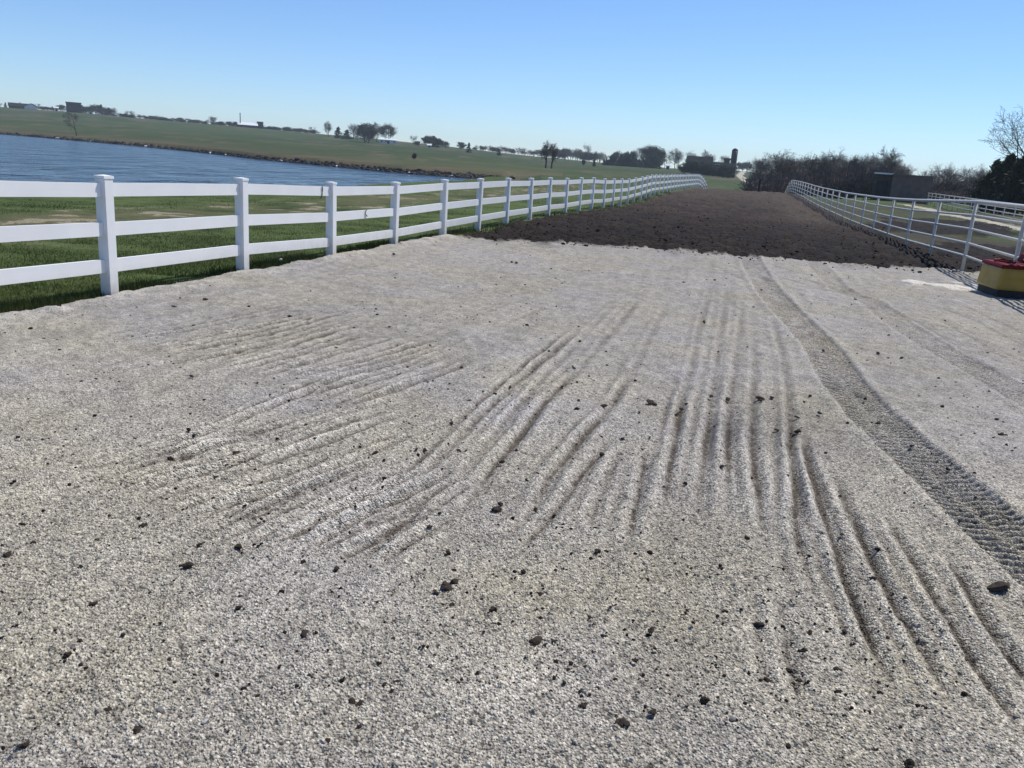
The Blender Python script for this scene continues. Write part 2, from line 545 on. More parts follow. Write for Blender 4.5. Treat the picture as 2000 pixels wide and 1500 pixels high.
    c = c * (1 - kk) + soil_shade_c * kk  # grooves blend to dark soil, their shade painted in with it
    # soil dragged over the gravel near the dark track and pale dust by the waterer
    edge = np.clip(sstep(15.6, 17.8, gy + 1.2 * low) * (0.35 + 1.4 * fbm(gx * 2.2, gy * 1.4, 51, 4)) - 0.1, 0, 0.75)
    edge = np.where(gx < 2.0, edge, edge * 0.55)[:, None]
    c = c * (1 - edge) + np.array([0.085, 0.068, 0.058]) * edge
    for qx, qy, rad, gain in ((1040, 1290, .16, .13), (960, 1380, .16, .12), (1000, 1340, .2, .08), (1440, 850, .35, -.28), (1490, 800, .4, -.15),
                              (1560, 840, .3, -.15), (1250, 950, .3, -.08), (700, 620, .9, -.07), (1330, 640, 1.2, .05), (350, 600, .8, -.05)):
        pc = on_plane(qx, qy)
        dd = np.hypot(gx - pc[0], gy - pc[1]) / rad + 0.5 * fbm(gx * 5, gy * 5, 58, 3)
        c *= (1 + gain * np.exp(-np.clip(dd, 0, 9) ** 2))[:, None]
    pad = np.exp(-(((gx - PAD[0]) / 1.1) ** 2 + ((gy - PAD[1]) / 0.7) ** 2)) * np.clip(0.85 + mid * 1.6, 0, 1.3)
    pad = sstep(0.30, 0.62, pad)[:, None]
    c = c * (1 - pad) + np.array([0.62, 0.58, 0.50]) * pad
    lip = np.exp(-((gx - xf(gy) - 0.25) / 0.22) ** 2) * np.clip(0.35 + 1.2 * mid, 0, 1)
    c *= (1 + 0.35 * lip)[:, None]
    h += 0.05 * np.exp(-((gx - xf(gy) - 0.3) / 0.25) ** 2) * (0.6 + mid)
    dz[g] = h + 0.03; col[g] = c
    # ---- soil
    g = np.nonzero(reg == SOIL)[0]
    gx, gy = x[g], y[g]
    a = fbm(gx * 0.45, gy * 0.45, 61, 3); b = fbm(gx * 2.4, gy * 2.4, 62, 4); d = fbm(gx * 7.5, gy * 4.0, 63, 3)
    d1, id1 = cells(gx * 5.5, gy * 4.2, 66)
    lump = np.clip(1 - d1 * 1.5, 0, 1) * np.clip(id1 - 0.35, 0, 1)
    dz[g] = 0.035 + 0.06 * a + 0.09 * b + 0.05 * d + 0.10 * lump * (gx < xp(gy))
    t = (1 + 0.9 * b + 0.5 * d + 0.5 * a) * (0.66 + 0.7 * sstep(20, 42, gy))
    weed = np.clip(sstep(32, 75, gy + 16 * a + 8 * b) * 0.8 + 0.2 * b, 0, 0.8)
    weed = np.where(gx > xp(gy) + .45, 0, weed)
    weed = np.maximum(weed, np.clip(np.exp(-((gx - xp(gy) + 1.4) / 1.5) ** 2) * sstep(30, 42, gy) * (0.9 + b) , 0, .85))
    cs = np.array([0.0190, 0.0126, 0.0092])[None] * t[:, None]
    cw = np.array([0.066, 0.050, 0.036])[None] * (1 + 0.5 * d)[:, None]
    blk = (0.42 + 0.58 * ((gx < xp(gy) + .45) | (gy < 28)))[:, None]
    col[g] = (cs * (1 - weed[:, None]) + cw * weed[:, None]) * blk
    # ---- grass and fields
    g = np.nonzero(reg == GRASS)[0]
    gx, gy = x[g], y[g]; gr = r[g]
    az = np.degrees(np.arctan2(gx, gy))
    rf = np.interp(np.clip(az, C_AZ[0], C_AZ[-1]), C_AZ, C_R[:, 6])
    a = fbm(gx * 0.16, gy * 0.16, 71, 4); b = fbm(gx * 1.3, gy * 1.3, 72, 4); big = fbm(gx * 0.012, gy * 0.02, 73, 4)
    dz[g] = np.where(gr < 60, 0.03 * b + 0.03 * a, 0.12 * a)
    dry = np.array([0.110, 0.086, 0.050]); green = np.array([0.058, 0.082, 0.021]); field = np.array([0.037, 0.056, 0.016])
    fl = sstep(60, 160, gr)[:, None]
    c = green * (1 - fl) + field * fl
    c = c * (1 + 0.55 * b * (1 - fl[:, 0]) + 0.25 * a + 0.35 * big)[:, None]
    # worn tan strip between fence and water
    dist = (xf(gy) - gx) / 1.04
    strip = np.exp(-((dist - 6.6 - 1.2 * a) / 1.7) ** 2) * (gx < xf(gy)) * (gr < 70)
    strip *= np.clip(0.75 + 1.3 * b + 0.6 * a, 0, 1.15)
    c = c * (1 - 0.55 * np.clip(strip, 0, 1)[:, None]) + np.array([0.155, 0.118, 0.075]) * 0.55 * np.clip(strip, 0, 1)[:, None]
    pale = np.clip((strip * (b > 0.30)) * 1.2, 0, 0.8)[:, None]
    c = c * (1 - pale) + np.array([0.27, 0.23, 0.165]) * pale
    # dry grass on the far bank and streaks in the fields
    fb = np.clip(np.exp(-np.clip((gr - rf) / 30, 0, 9)) * (gr > rf - 3) * (az < bearing(1100)) * (0.8 + 0.8 * a), 0, 0.95)
    st = np.clip(fbm(az * 0.7, gr * 0.05, 75, 4) * 2.4 - 0.35, 0, 0.7) * sstep(110, 170, gr)
    dk = np.maximum(fb, st)[:, None]
    c = c * (1 - dk) + dry * dk
    # trodden brown patch beyond the end of the track
    tr = np.clip(np.exp(-((gr - 92) / 26) ** 2) * np.exp(-((az - 14) / 4.0) ** 2) * (0.8 + b), 0, 0.8)[:, None]
    c = c * (1 - tr) + np.array([0.10, 0.078, 0.055]) * tr
    lot = (sstep(0.2, 1.2, gx - xp(gy)) * (1 - sstep(60, 90, gr)) * np.clip(0.85 + 0.9 * a - 0.8 * np.exp(-(((gx - 23.5) / 4.5) ** 2 + ((gy - 37) / 5) ** 2)), 0, 0.95))[:, None]
    c = c * (1 - lot) + np.array([0.046, 0.039, 0.025]) * lot
    col[g] = c
    g = np.nonzero((reg == PATH) | (reg == ROAD))[0]
    gx, gy = x[g], y[g]
    b = fbm(gx * 1.1, gy * 1.1, 81, 4)
    dz[g] = 0.02
    col[g] = np.array([0.36, 0.33, 0.26])[None] * (1 + 0.25 * b)[:, None]
    return dz, np.clip(col, 0.004, 0.9)


# ------------------------------------------------------------------ materials
def new_mat(name):
    m = bpy.data.materials.new(name)
    m.use_nodes = True
    nt = m.node_tree
    return m, nt, nt.nodes["Principled BSDF"]


def ground_mat(name, noise_scale, noise_amp, bump_scale, bump_dist, rough=0.95, voronoi=False):
    m, nt, b = new_mat(name)
    N, L = nt.nodes.new, nt.links.new
    at = N("ShaderNodeVertexColor"); at.layer_name = "Col"
    geo = N("ShaderNodeNewGeometry")
    tx = N("ShaderNodeTexNoise"); tx.inputs["Scale"].default_value = noise_scale; tx.inputs["Detail"].default_value = 6
    tx.inputs["Roughness"].default_value = 0.7
    L(geo.outputs["Position"], tx.inputs["Vector"])
    mr = N("ShaderNodeMapRange")
    mr.inputs[1].default_value = 0.25; mr.inputs[2].default_value = 0.75
    mr.inputs[3].default_value = 1 - noise_amp; mr.inputs[4].default_value = 1 + noise_amp
    L(tx.outputs[0], mr.inputs[0])
    mul = N("ShaderNodeVectorMath"); mul.operation = 'SCALE'
    L(at.outputs[0], mul.inputs[0]); L(mr.outputs[0], mul.inputs["Scale"])
    out = mul.outputs[0]
    if voronoi:
        vo = N("ShaderNodeTexVoronoi"); vo.inputs["Scale"].default_value = voronoi
        L(geo.outputs["Position"], vo.inputs["Vector"])
        sep = N("ShaderNodeSeparateColor"); L(vo.outputs["Color"], sep.inputs[0])
        m2 = N("ShaderNodeMapRange"); m2.inputs[3].default_value = 0.58; m2.inputs[4].default_value = 1.45
        L(sep.outputs[0], m2.inputs[0])
        mul2 = N("ShaderNodeVectorMath"); mul2.operation = 'SCALE'
        L(out, mul2.inputs[0]); L(m2.outputs[0], mul2.inputs["Scale"])
        out = mul2.outputs[0]
    L(out, b.inputs["Base Color"])
    b.inputs["Roughness"].default_value = rough
    b.inputs["Specular IOR Level"].default_value = 0.15
    t2 = N("ShaderNodeTexNoise"); t2.inputs["Scale"].default_value = bump_scale; t2.inputs["Detail"].default_value = 5
    L(geo.outputs["Position"], t2.inputs["Vector"])
    bu = N("ShaderNodeBump"); bu.inputs["Strength"].default_value = 1.0; bu.inputs["Distance"].default_value = bump_dist
    if voronoi:
        inv = N("ShaderNodeMath"); inv.operation = 'SUBTRACT'; inv.inputs[0].default_value = 1.0
        L(vo.outputs["Distance"], inv.inputs[1])
        L(inv.outputs[0], bu.inputs["Height"])
    else:
        L(t2.outputs[0], bu.inputs["Height"])
    L(bu.outputs[0], b.inputs["Normal"])
    return m


def plain_mat(name, col, rough=0.6, noise=0.0, scale=8.0, spec=0.3, bump=0.0, metal=0.0, coat=0.0):
    m, nt, b = new_mat(name)
    N, L = nt.nodes.new, nt.links.new
    b.inputs["Base Color"].default_value = (*col, 1)
    b.inputs["Roughness"].default_value = rough
    b.inputs["Specular IOR Level"].default_value = spec
    b.inputs["Metallic"].default_value = metal
    b.inputs["Coat Weight"].default_value = coat
    tc = N("ShaderNodeTexCoord")
    tx = N("ShaderNodeTexNoise"); tx.inputs["Scale"].default_value = scale; tx.inputs["Detail"].default_value = 6
    L(tc.outputs["Object"], tx.inputs["Vector"])
    if noise:
        mr = N("ShaderNodeMapRange"); mr.inputs[1].default_value = 0.3; mr.inputs[2].default_value = 0.7
        mr.inputs[3].default_value = 1 - noise; mr.inputs[4].default_value = 1 + noise
        L(tx.outputs[0], mr.inputs[0])
        rgb = N("ShaderNodeRGB"); rgb.outputs[0].default_value = (*col, 1)
        mul = N("ShaderNodeVectorMath"); mul.operation = 'SCALE'
        L(rgb.outputs[0], mul.inputs[0]); L(mr.outputs[0], mul.inputs["Scale"])
        L(mul.outputs[0], b.inputs["Base Color"])
    if bump:
        bu = N("ShaderNodeBump"); bu.inputs["Distance"].default_value = bump; bu.inputs["Strength"].default_value = 1
        L(tx.outputs[0], bu.inputs["Height"]); L(bu.outputs[0], b.inputs["Normal"])
    return m


def attr_mat(name, rough=0.8, spec=0.2, trans=0.0):
    m, nt, b = new_mat(name)
    at = nt.nodes.new("ShaderNodeVertexColor"); at.layer_name = "Col"
    nt.links.new(at.outputs[0], b.inputs["Base Color"])
    b.inputs["Roughness"].default_value = rough
    b.inputs["Specular IOR Level"].default_value = spec
    if trans:
        tr = nt.nodes.new("ShaderNodeBsdfTranslucent")
        mx = nt.nodes.new("ShaderNodeMixShader"); mx.inputs[0].default_value = trans
        nt.links.new(at.outputs[0], tr.inputs[0])
        nt.links.new(b.outputs[0], mx.inputs[1]); nt.links.new(tr.outputs[0], mx.inputs[2])
        nt.links.new(mx.outputs[0], nt.nodes["Material Output"].inputs[0])
    return m


M_GRAVEL = ground_mat("gravel", 9.0, 0.16, 60, 0.009, 0.9, voronoi=112.0)
M_SOIL = ground_mat("soil", 7.0, 0.35, 14, 0.05)
M_GRASS = ground_mat("grass_ground", 5.0, 0.35, 18, 0.05)
M_PATH = ground_mat("crushed_stone_path", 6.0, 0.2, 30, 0.01)
M_BLADE = attr_mat("grass_blades", 0.7, 0.2, 0.35)
M_VINYL = plain_mat("white_vinyl", (0.81, 0.80, 0.775), 0.35, 0.035, 3.0, 0.4)
nt = M_VINYL.node_tree
bs = nt.nodes["Principled BSDF"]
src = bs.inputs["Base Color"].links[0].from_socket
tc_ = nt.nodes.new("ShaderNodeNewGeometry"); sx = nt.nodes.new("ShaderNodeSeparateXYZ"); nt.links.new(tc_.outputs["Position"], sx.inputs[0])
nz = nt.nodes.new("ShaderNodeTexNoise"); nz.inputs["Scale"].default_value = 9; nz.inputs["Detail"].default_value = 6; nt.links.new(tc_.outputs["Position"], nz.inputs["Vector"])
mr = nt.nodes.new("ShaderNodeMapRange"); mr.inputs[1].default_value = .34; mr.inputs[2].default_value = .0; nt.links.new(sx.outputs[2], mr.inputs[0])
m_ = nt.nodes.new("ShaderNodeMath"); m_.operation = 'MULTIPLY'; nt.links.new(mr.outputs[0], m_.inputs[0]); nt.links.new(nz.outputs[0], m_.inputs[1])
mx = nt.nodes.new("ShaderNodeMix"); mx.data_type = 'RGBA'; mx.inputs[7].default_value = (.26, .22, .16, 1)
nt.links.new(m_.outputs[0], mx.inputs[0]); nt.links.new(src, mx.inputs[6]); nt.links.new(mx.outputs[2], bs.inputs["Base Color"])   # mud splashed on the feet of the posts
M_PIPE = plain_mat("white_painted_pipe", (0.54, 0.50, 0.43), 0.4, 0.12, 9.0, 0.4)
M_BARK = plain_mat("bark", (0.075, 0.062, 0.052), 0.9, 0.4, 5.0, 0.1)
M_TWIG = plain_mat("twigs", (0.115, 0.097, 0.083), 0.9, 0.3, 2.0, 0.1)
M_TWIG_RED = plain_mat("reddish_twigs", (0.115, 0.092, 0.082), 0.9, 0.3, 2.0, 0.1)
M_CRUMB = plain_mat("soil_crumb", (0.021, 0.015, 0.012), 0.95, 0.4, 3.0, 0.1)
M_CLOD = plain_mat("soil_clod", (0.085, 0.066, 0.052), 0.95, 0.4, 30.0, 0.1, 0.01)
M_STONE = plain_mat("grey_stone", (0.30, 0.285, 0.265), 0.9, 0.25, 25.0, 0.2, 0.006)
M_PALE = plain_mat("pale_stone", (0.62, 0.60, 0.57), 0.85, 0.15, 20.0, 0.2, 0.006)
M_RIP = plain_mat("riprap_stone", (0.040, 0.036, 0.034), 0.9, 0.7, 1.5, 0.2, 0.05)


def leaf_mat(name, col, var=0.4, trans=0.25):
    m, nt, b = new_mat(name)
    N, L = nt.nodes.new, nt.links.new
    geo = N("ShaderNodeNewGeometry")
    tx = N("ShaderNodeTexNoise"); tx.inputs["Scale"].default_value = 1.3; tx.inputs["Detail"].default_value = 3
    L(geo.outputs["Position"], tx.inputs["Vector"])
    mr = N("ShaderNodeMapRange"); mr.inputs[1].default_value = 0.3; mr.inputs[2].default_value = 0.7
    mr.inputs[3].default_value = 1 - var; mr.inputs[4].default_value = 1 + var
    L(tx.outputs[0], mr.inputs[0])
    rgb = N("ShaderNodeRGB"); rgb.outputs[0].default_value = (*col, 1)
    mul = N("ShaderNodeVectorMath"); mul.operation = 'SCALE'
    L(rgb.outputs[0], mul.inputs[0]); L(mr.outputs[0], mul.inputs["Scale"])
    L(mul.outputs[0], b.inputs["Base Color"])
    b.inputs["Roughness"].default_value = 0.75
    b.inputs["Specular IOR Level"].default_value = 0.15
    tr = N("ShaderNodeBsdfTranslucent"); L(mul.outputs[0], tr.inputs[0])
    mx = N("ShaderNodeMixShader"); mx.inputs[0].default_value = trans
    L(b.outputs[0], mx.inputs[1]); L(tr.outputs[0], mx.inputs[2])
    L(mx.outputs[0], nt.nodes["Material Output"].inputs[0])
    return m


M_CEDAR = leaf_mat("cedar_needles", (0.028, 0.040, 0.024), 0.4, 0.12)
M_CROWN = leaf_mat("dark_crown", (0.055, 0.068, 0.036), 0.5, 0.2)
M_BUD = leaf_mat("spring_buds", (0.075, 0.090, 0.040), 0.4, 0.3)

# water
M_WATER, nt, b = new_mat("pond_water")
N, L = nt.nodes.new, nt.links.new
b.inputs["Base Color"].default_value = (0.022, 0.058, 0.110, 1)
b.inputs["Roughness"].default_value = 0.2
b.inputs["IOR"].default_value = 1.33
geo = N("ShaderNodeNewGeometry")
mp = N("ShaderNodeMapping"); mp.inputs["Rotation"].default_value = (0, 0, R(20)); mp.inputs["Scale"].default_value = (0.95, 0.30, 1)
L(geo.outputs["Position"], mp.inputs[0])
w1 = N("ShaderNodeTexNoise"); w1.inputs["Scale"].default_value = 0.55; w1.inputs["Detail"].default_value = 5; w1.inputs["Roughness"].default_value = 0.62
w1.inputs["Distortion"].default_value = 0.6
L(mp.outputs[0], w1.inputs["Vector"])
w2 = N("ShaderNodeTexNoise"); w2.inputs["Scale"].default_value = 0.24; w2.inputs["Detail"].default_value = 3; w2.inputs["Distortion"].default_value = 0.8
L(mp.outputs[0], w2.inputs["Vector"])
wm = N("ShaderNodeMath"); wm.operation = 'MULTIPLY_ADD'; wm.inputs[1].default_value = 2.2
L(w2.outputs[0], wm.inputs[0]); L(w1.outputs[0], wm.inputs[2])
bu = N("ShaderNodeBump"); bu.inputs["Strength"].default_value = 1.0; bu.inputs["Distance"].default_value = 6.0
L(wm.outputs[0], bu.inputs["Height"]); L(bu.outputs[0], b.inputs["Normal"])

# ------------------------------------------------------------------ ground meshes
AZ0, AZ1, NAZ = -47.0, 52.0, 1215


def rows():
    inv = [np.linspace(1 / 1.0, 1 / 1.7, 110, endpoint=False),
           np.linspace(1 / 1.7, 1 / 3.2, 440, endpoint=False),
           np.linspace(1 / 3.2, 1 / 8.0, 620, endpoint=False),
           np.linspace(1 / 8.0, 1 / 60.0, 360, endpoint=False)]
    return np.concatenate([1 / np.concatenate(inv), np.geomspace(60, 1580, 190)])


def build_grid(azs, rs, parts):
    A, Rr = np.meshgrid(np.radians(azs), rs)
    x = (np.sin(A) * Rr).ravel(); y = (np.cos(A) * Rr).ravel()
    reg = classify(x, y)
    dz, col = detail(x, y, reg, None)
    z = base_z(x, y) + dz
    # dry bottom of the pond stays below the water
    nr, na = A.shape
    i = np.arange(nr * na).reshape(nr, na)
    q = np.stack([i[:-1, :-1], i[:-1, 1:], i[1:, 1:], i[1:, :-1]], -1).reshape(-1, 4)[:, ::-1]
    rq = reg[q]
    fr = np.max(rq, 1)
    fr = np.where((rq == GRASS).any(1) & ~(rq >= PATH).any(1), GRASS, fr)
    fr = np.where((rq == SOIL).any(1), SOIL, fr)
    parts.append((np.stack([x, y, z], -1), q, fr, col))


parts = []
build_grid(np.linspace(AZ0, AZ1, NAZ), rows(), parts)
build_grid(np.linspace(AZ1, 360 + AZ0, 420), np.geomspace(1.0, 1580, 230), parts)
names = {GRAVEL: ("gravel_yard", M_GRAVEL, "pale grey crushed gravel yard raked into shallow furrows"),
         SOIL: ("soil_track", M_SOIL, "dark brown tilled soil between the two fences"),
         GRASS: ("grass_ground", M_GRASS, "green and dry grass land around the pond, with fields rising to the skyline"),
         PATH: ("path", M_PATH, "pale stone path behind the pipe fence"),
         ROAD: ("road", M_PATH, "pale farm road climbing beside the dark woods")}
for k, (nm, mt, lb) in names.items():
    cos, fcs, cls = [], [], []
    off = 0
    for co, q, fr, col in parts:
        f = q[fr == k]
        if not len(f): continue
        u, invi = np.unique(f, return_inverse=True)
        cos.append(co[u]); cls.append(col[u]); fcs.append(invi.reshape(-1, 4) + off)
        off += len(u)
    if not cos: continue
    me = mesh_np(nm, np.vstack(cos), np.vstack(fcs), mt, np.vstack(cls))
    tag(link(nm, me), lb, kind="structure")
# cap under the viewer's feet
a = np.linspace(0, 2 * math.pi, 49)[:-1]
disc = np.vstack([[[0, 0, 0.02]], np.stack([np.cos(a) * 1.02, np.sin(a) * 1.02, a * 0 + 0.02], -1)])
fc = np.array([[0, 1 + k, 1 + (k + 1) % 48] for k in range(48)])
tag(link("ground", mesh_np("ground", disc, fc, M_GRAVEL, np.full((49, 3), 0.25))), "gravel under the viewer", kind="structure")
del parts

# pond surface
wa = np.radians(np.linspace(C_AZ[0] - 4, bearing(1010), 80))
aa = np.degrees(wa)
rn = np.interp(aa, C_AZ, C_R[:, 3]) - 2.0; rfar = np.interp(aa, C_AZ, C_R[:, 6]) + 1.5
T = np.linspace(0, 1, 30)
ring = rn[None] + (rfar - rn)[None] * T[:, None]
wco = np.stack([np.sin(wa)[None] * ring, np.cos(wa)[None] * ring, np.full(ring.shape, WATER_Z)], -1).reshape(-1, 3)
i = np.arange(30 * 80).reshape(30, 80)
wq = np.stack([i[:-1, :-1], i[:-1, 1:], i[1:, 1:], i[1:, :-1]], -1).reshape(-1, 4)[:, ::-1]
tag(link("pond_water", mesh_np("pond_water", wco, wq, M_WATER)), "wind-rippled blue pond beyond the white fence", kind="structure")


def gz(x, y):
    return float(base_z(x, y)[0])


# ------------------------------------------------------------------ grass blades by the fence
def blades(n, xy, hmin, hmax, wid, dry=0.25):
    x, y = xy[:, 0], xy[:, 1]
    n = len(x)
    r = np.hypot(x, y)
    z = base_z(x, y) - 0.01
    th = rng.uniform(0, 2 * np.pi, n); lean = rng.uniform(0.1, 0.7, n)
    hgt = rng.uniform(hmin, hmax, n) * (0.75 + 0.5 * (fbm(x * 1.6, y * 1.6, 91, 3) + 0.5))
    w = wid * (0.6 + r * 0.05)
    la = rng.uniform(0, 2 * np.pi, n)
    dx, dy = np.cos(th) * w / 2, np.sin(th) * w / 2
    p0 = np.stack([x - dx, y - dy, z], -1); p1 = np.stack([x + dx, y + dy, z], -1)
    p2 = np.stack([x + np.cos(la) * hgt * lean, y + np.sin(la) * hgt * lean, z + hgt * np.sqrt(1 - 0.5 * lean ** 2)], -1)
    co = np.stack([p0, p1, p2], 1).reshape(-1, 3)
    pa = fbm(x * 0.5, y * 0.5, 92, 4); pb = rng.uniform(0, 1, n)
    g = np.stack([0.068 + 0.04 * pb, 0.100 + 0.04 * pb, 0.022 + 0.012 * pb], -1) * (1 + 0.5 * pa)[:, None]
    d = (pb < dry * np.clip(0.6 + 1.5 * pa, 0.1, 2))[:, None]
    g = np.where(d, np.array([0.20, 0.165, 0.085]) * (0.6 + 0.7 * rng.uniform(0, 1, (n, 1))), g)
    col = np.repeat(np.clip(g, 0.01, 1), 3, 0)
    return co, np.arange(3 * n).reshape(-1, 3), col


N_B = 230000
u = rng.uniform(0, 1, N_B)
rr = 1 / (1 / 6.5 + (1 / 42 - 1 / 6.5) * u)
azb = np.radians(rng.uniform(-40, 12, N_B))
bx, by = np.sin(azb) * rr, np.cos(azb) * rr
dist = (xf(by) - bx) / 1.04
wob = 0.16 * fbm(bx * 1.7, by * 1.7, 3, 4)
keep = dist > -0.05 - wob + rng.exponential(0.05, N_B) * 0
a_ = fbm(bx * 0.16, by * 0.16, 71, 4)
strip = np.exp(-((dist - 6.6 - 1.2 * a_) / 1.7) ** 2)
keep &= rng.uniform(0, 1, N_B) > 1.6 * strip
# tufts hugging the posts on the track side
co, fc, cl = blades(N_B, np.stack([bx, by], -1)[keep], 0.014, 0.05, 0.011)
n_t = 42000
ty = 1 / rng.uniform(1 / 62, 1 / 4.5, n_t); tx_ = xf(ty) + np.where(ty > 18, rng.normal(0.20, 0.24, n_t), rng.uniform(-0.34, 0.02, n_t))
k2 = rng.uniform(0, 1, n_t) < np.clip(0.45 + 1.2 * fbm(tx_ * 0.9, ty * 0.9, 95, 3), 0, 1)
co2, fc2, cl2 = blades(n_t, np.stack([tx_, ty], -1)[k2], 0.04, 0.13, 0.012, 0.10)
o = link("grass", mesh_np("grass", np.vstack([co, co2]), np.vstack([fc, fc2 + len(co)]), M_BLADE, np.vstack([cl, cl2 * 0.6]), smooth=False))  # taller tufts dimmed: the fence's shadow is painted into their colour
tag(o, "short spring grass growing along and behind the white fence", kind="stuff", cat="grass")

# ------------------------------------------------------------------ white three-rail fence
POST_TOP = [(202, 343), (471, 348), (647, 356), (773, 356), (869, 351), (939, 349), (993, 348), (1038, 348), (1075, 347), (1108, 348),
            (1136, 347), (1160, 347), (1182, 349), (1200, 349), (1215, 349), (1229, 349), (1242, 347), (1255, 345), (1265, 343), (1274, 341),
            (1282, 340.5), (1290, 340.5), (1298, 340.5), (1305.5, 340.5), (1312.7, 340), (1319, 340), (1324.5, 340), (1330, 340), (1335.5, 340),
            (1341, 340), (1346, 340), (1351, 340), (1355.5, 340), (1360, 340), (1364, 340), (1367.5, 341), (1371, 343.5), (1374.5, 348), (1378, 354), (1381, 361)]
POSTS = []
for i_, (px, py) in enumerate(POST_TOP):
    y0 = 8.54 + 2.35 / math.hypot(1, .28) * i_
    r_ = math.hypot(xf(y0), y0)
    POSTS.append(at_range(px, py, r_))
d0 = POSTS[0] - POSTS[1]
POSTS = [POSTS[0] + d0 * k + np.array([0, 0, 0.02 * k]) for k in (3, 2, 1)] + POSTS
PH = 1.22
fence = empty("white_board_fence", (POSTS[3][0], POSTS[3][1], 0))
tag(fence, "long white vinyl three-rail board fence with capped square posts between the gravel and the pond", "fence")
base = np.array([POSTS[3][0], POSTS[3][1], 0])
FENCE_RZ = math.atan2(1, .28) - math.pi / 2


def post_mesh():
    m = MB(); m.box((0, 0, -PH / 2 - 0.23), (0.125, 0.125, PH + 0.4))
    me = m.mesh("post", M_VINYL)
    bm = bmesh.new(); bm.from_mesh(me)
    bmesh.ops.bevel(bm, geom=[e for e in bm.edges if abs((e.verts[0].co - e.verts[1].co).z) > 0.5], offset=0.006, segments=2, affect='EDGES')
    bm.to_mesh(me); bm.free()
    return me


def cap_mesh():
    m = MB(); m.box((0, 0, -0.014), (0.136, 0.136, 0.028))
    h = 0.068
    m.add([(-h, -h, .0003), (h, -h, .0003), (h, h, .0003), (-h, h, .0003), (0, 0, .012)], [(0, 1, 4), (1, 2, 4), (2, 3, 4), (3, 0, 4)])
    return m.mesh("cap", M_VINYL)


pm, cm = post_mesh(), cap_mesh()
for i_, p in enumerate(POSTS):
    q = POSTS[min(i_ + 1, len(POSTS) - 1)] - POSTS[max(i_ - 1, 0)]
    rz = math.atan2(q[1], q[0]) - math.pi / 2
    po = link("post", pm, fence, p - base)
    po.rotation_euler = (R(random.uniform(-.7, .7)), R(random.uniform(-.7, .7)), rz)
    cp = link("cap", cm, po)
for i_ in range(len(POSTS) - 1):
    a_, b_ = POSTS[i_] - base, POSTS[i_ + 1] - base
    for zz in (1.08, 0.686, 0.304):
        m = MB()
        dz_ = random.uniform(-.006, .006)
        m.beam((a_[0], a_[1], a_[2] - PH + zz + dz_), (b_[0], b_[1], b_[2] - PH + zz + random.uniform(-.006, .006)), 0.038, 0.138)
        m.build("rail", M_VINYL, fence)


# dark straps hooked on the rails
def on_rail(px, py, i_, off=0.03):
    """point on the track-side face of bay i_ on the bearing of px"""
    a_, b_ = POSTS[i_], POSTS[i_ + 1]
    w = ray(px, py)
    # intersect horizontal bearing with the bay line
    d = b_ - a_
    t = (a_[0] * w[1] - a_[1] * w[0]) / (d[1] * w[0] - d[0] * w[1])
    p = a_ + d * t
    r_ = math.hypot(p[0], p[1]); h_ = math.hypot(w[0], w[1])
    n = np.array([d[1], -d[0], 0]); n /= np.linalg.norm(n)
    return np.array([p[0], p[1], EYE + w[2] / h_ * r_]) + n * off


M_STRAP = plain_mat("dark_strap", (0.03, 0.028, 0.027), 0.6, 0.2)
for pts, bay, lb in ((((626, 364), (626.5, 372), (626, 379), (624.5, 384), (623, 387)), 4, "dark curved strap hanging over the top rail by the third post"),
                     (((713, 409), (711, 413), (710.5, 417), (712, 420), (714, 422)), 5, "short dark strap hooked on the middle rail of the fourth bay")):
    m = MB(); m.tube([on_rail(a, c, bay) for a, c in pts], 0.008, 6)
    o = m.build("strap", M_STRAP, smooth=True)
    tag(o, lb, "strap", "straps on the white fence")

# ------------------------------------------------------------------ pipe fence
PIPE_TOPZ = [1.45, 1.37, 1.29, 1.24, 1.20, 1.17, 1.155, 1.14, 1.14, 1.14, 1.15, 1.16, 1.18, 1.20, 1.23, 1.26, 1.29, 1.31, 1.33, 1.34, 1.35, 1.36, 1.36, 1.30, 1.1, .7, .2, -.4, -.9]
c_ = 1 / math.hypot(1, .26)
PIPE = []
for k, zt in zip(range(-3, 0), (1.5, 1.49, 1.47)):
    PIPE.append((xp(17.43 + 3.3 * c_ * k), 17.43 + 3.3 * c_ * k, zt))
for k, zt in enumerate(PIPE_TOPZ):
    yy = 17.43 + 3.3 * c_ * k
    PIPE.append((xp(yy), yy, zt))
pf = empty("pipe_fence", (PIPE[3][0], PIPE[3][1], 0))
tag(pf, "white five-rail welded pipe fence running along the right of the dark soil", "fence")
pb_ = Vector((PIPE[3][0], PIPE[3][1], 0))
PHT = 1.38
for x, y, z in PIPE:
    if y > 120: continue
    m = MB(); m.tube([(0, 0, z - PHT - 0.5), (0, 0, z - 0.02)], 0.036, 10)
    o = m.build("post", M_PIPE, pf, smooth=True); o.location = Vector((x, y, 0)) - pb_
for hh, rd in ((0, .036), (.27, .025), (.555, .025), (.845, .025), (1.11, .025)):
    m = MB()
    m.tube([Vector((x, y, z - hh + random.uniform(-.006, .006))) - pb_ for x, y, z in PIPE], rd, 8)
    m.build("rail", M_PIPE, pf, smooth=True)

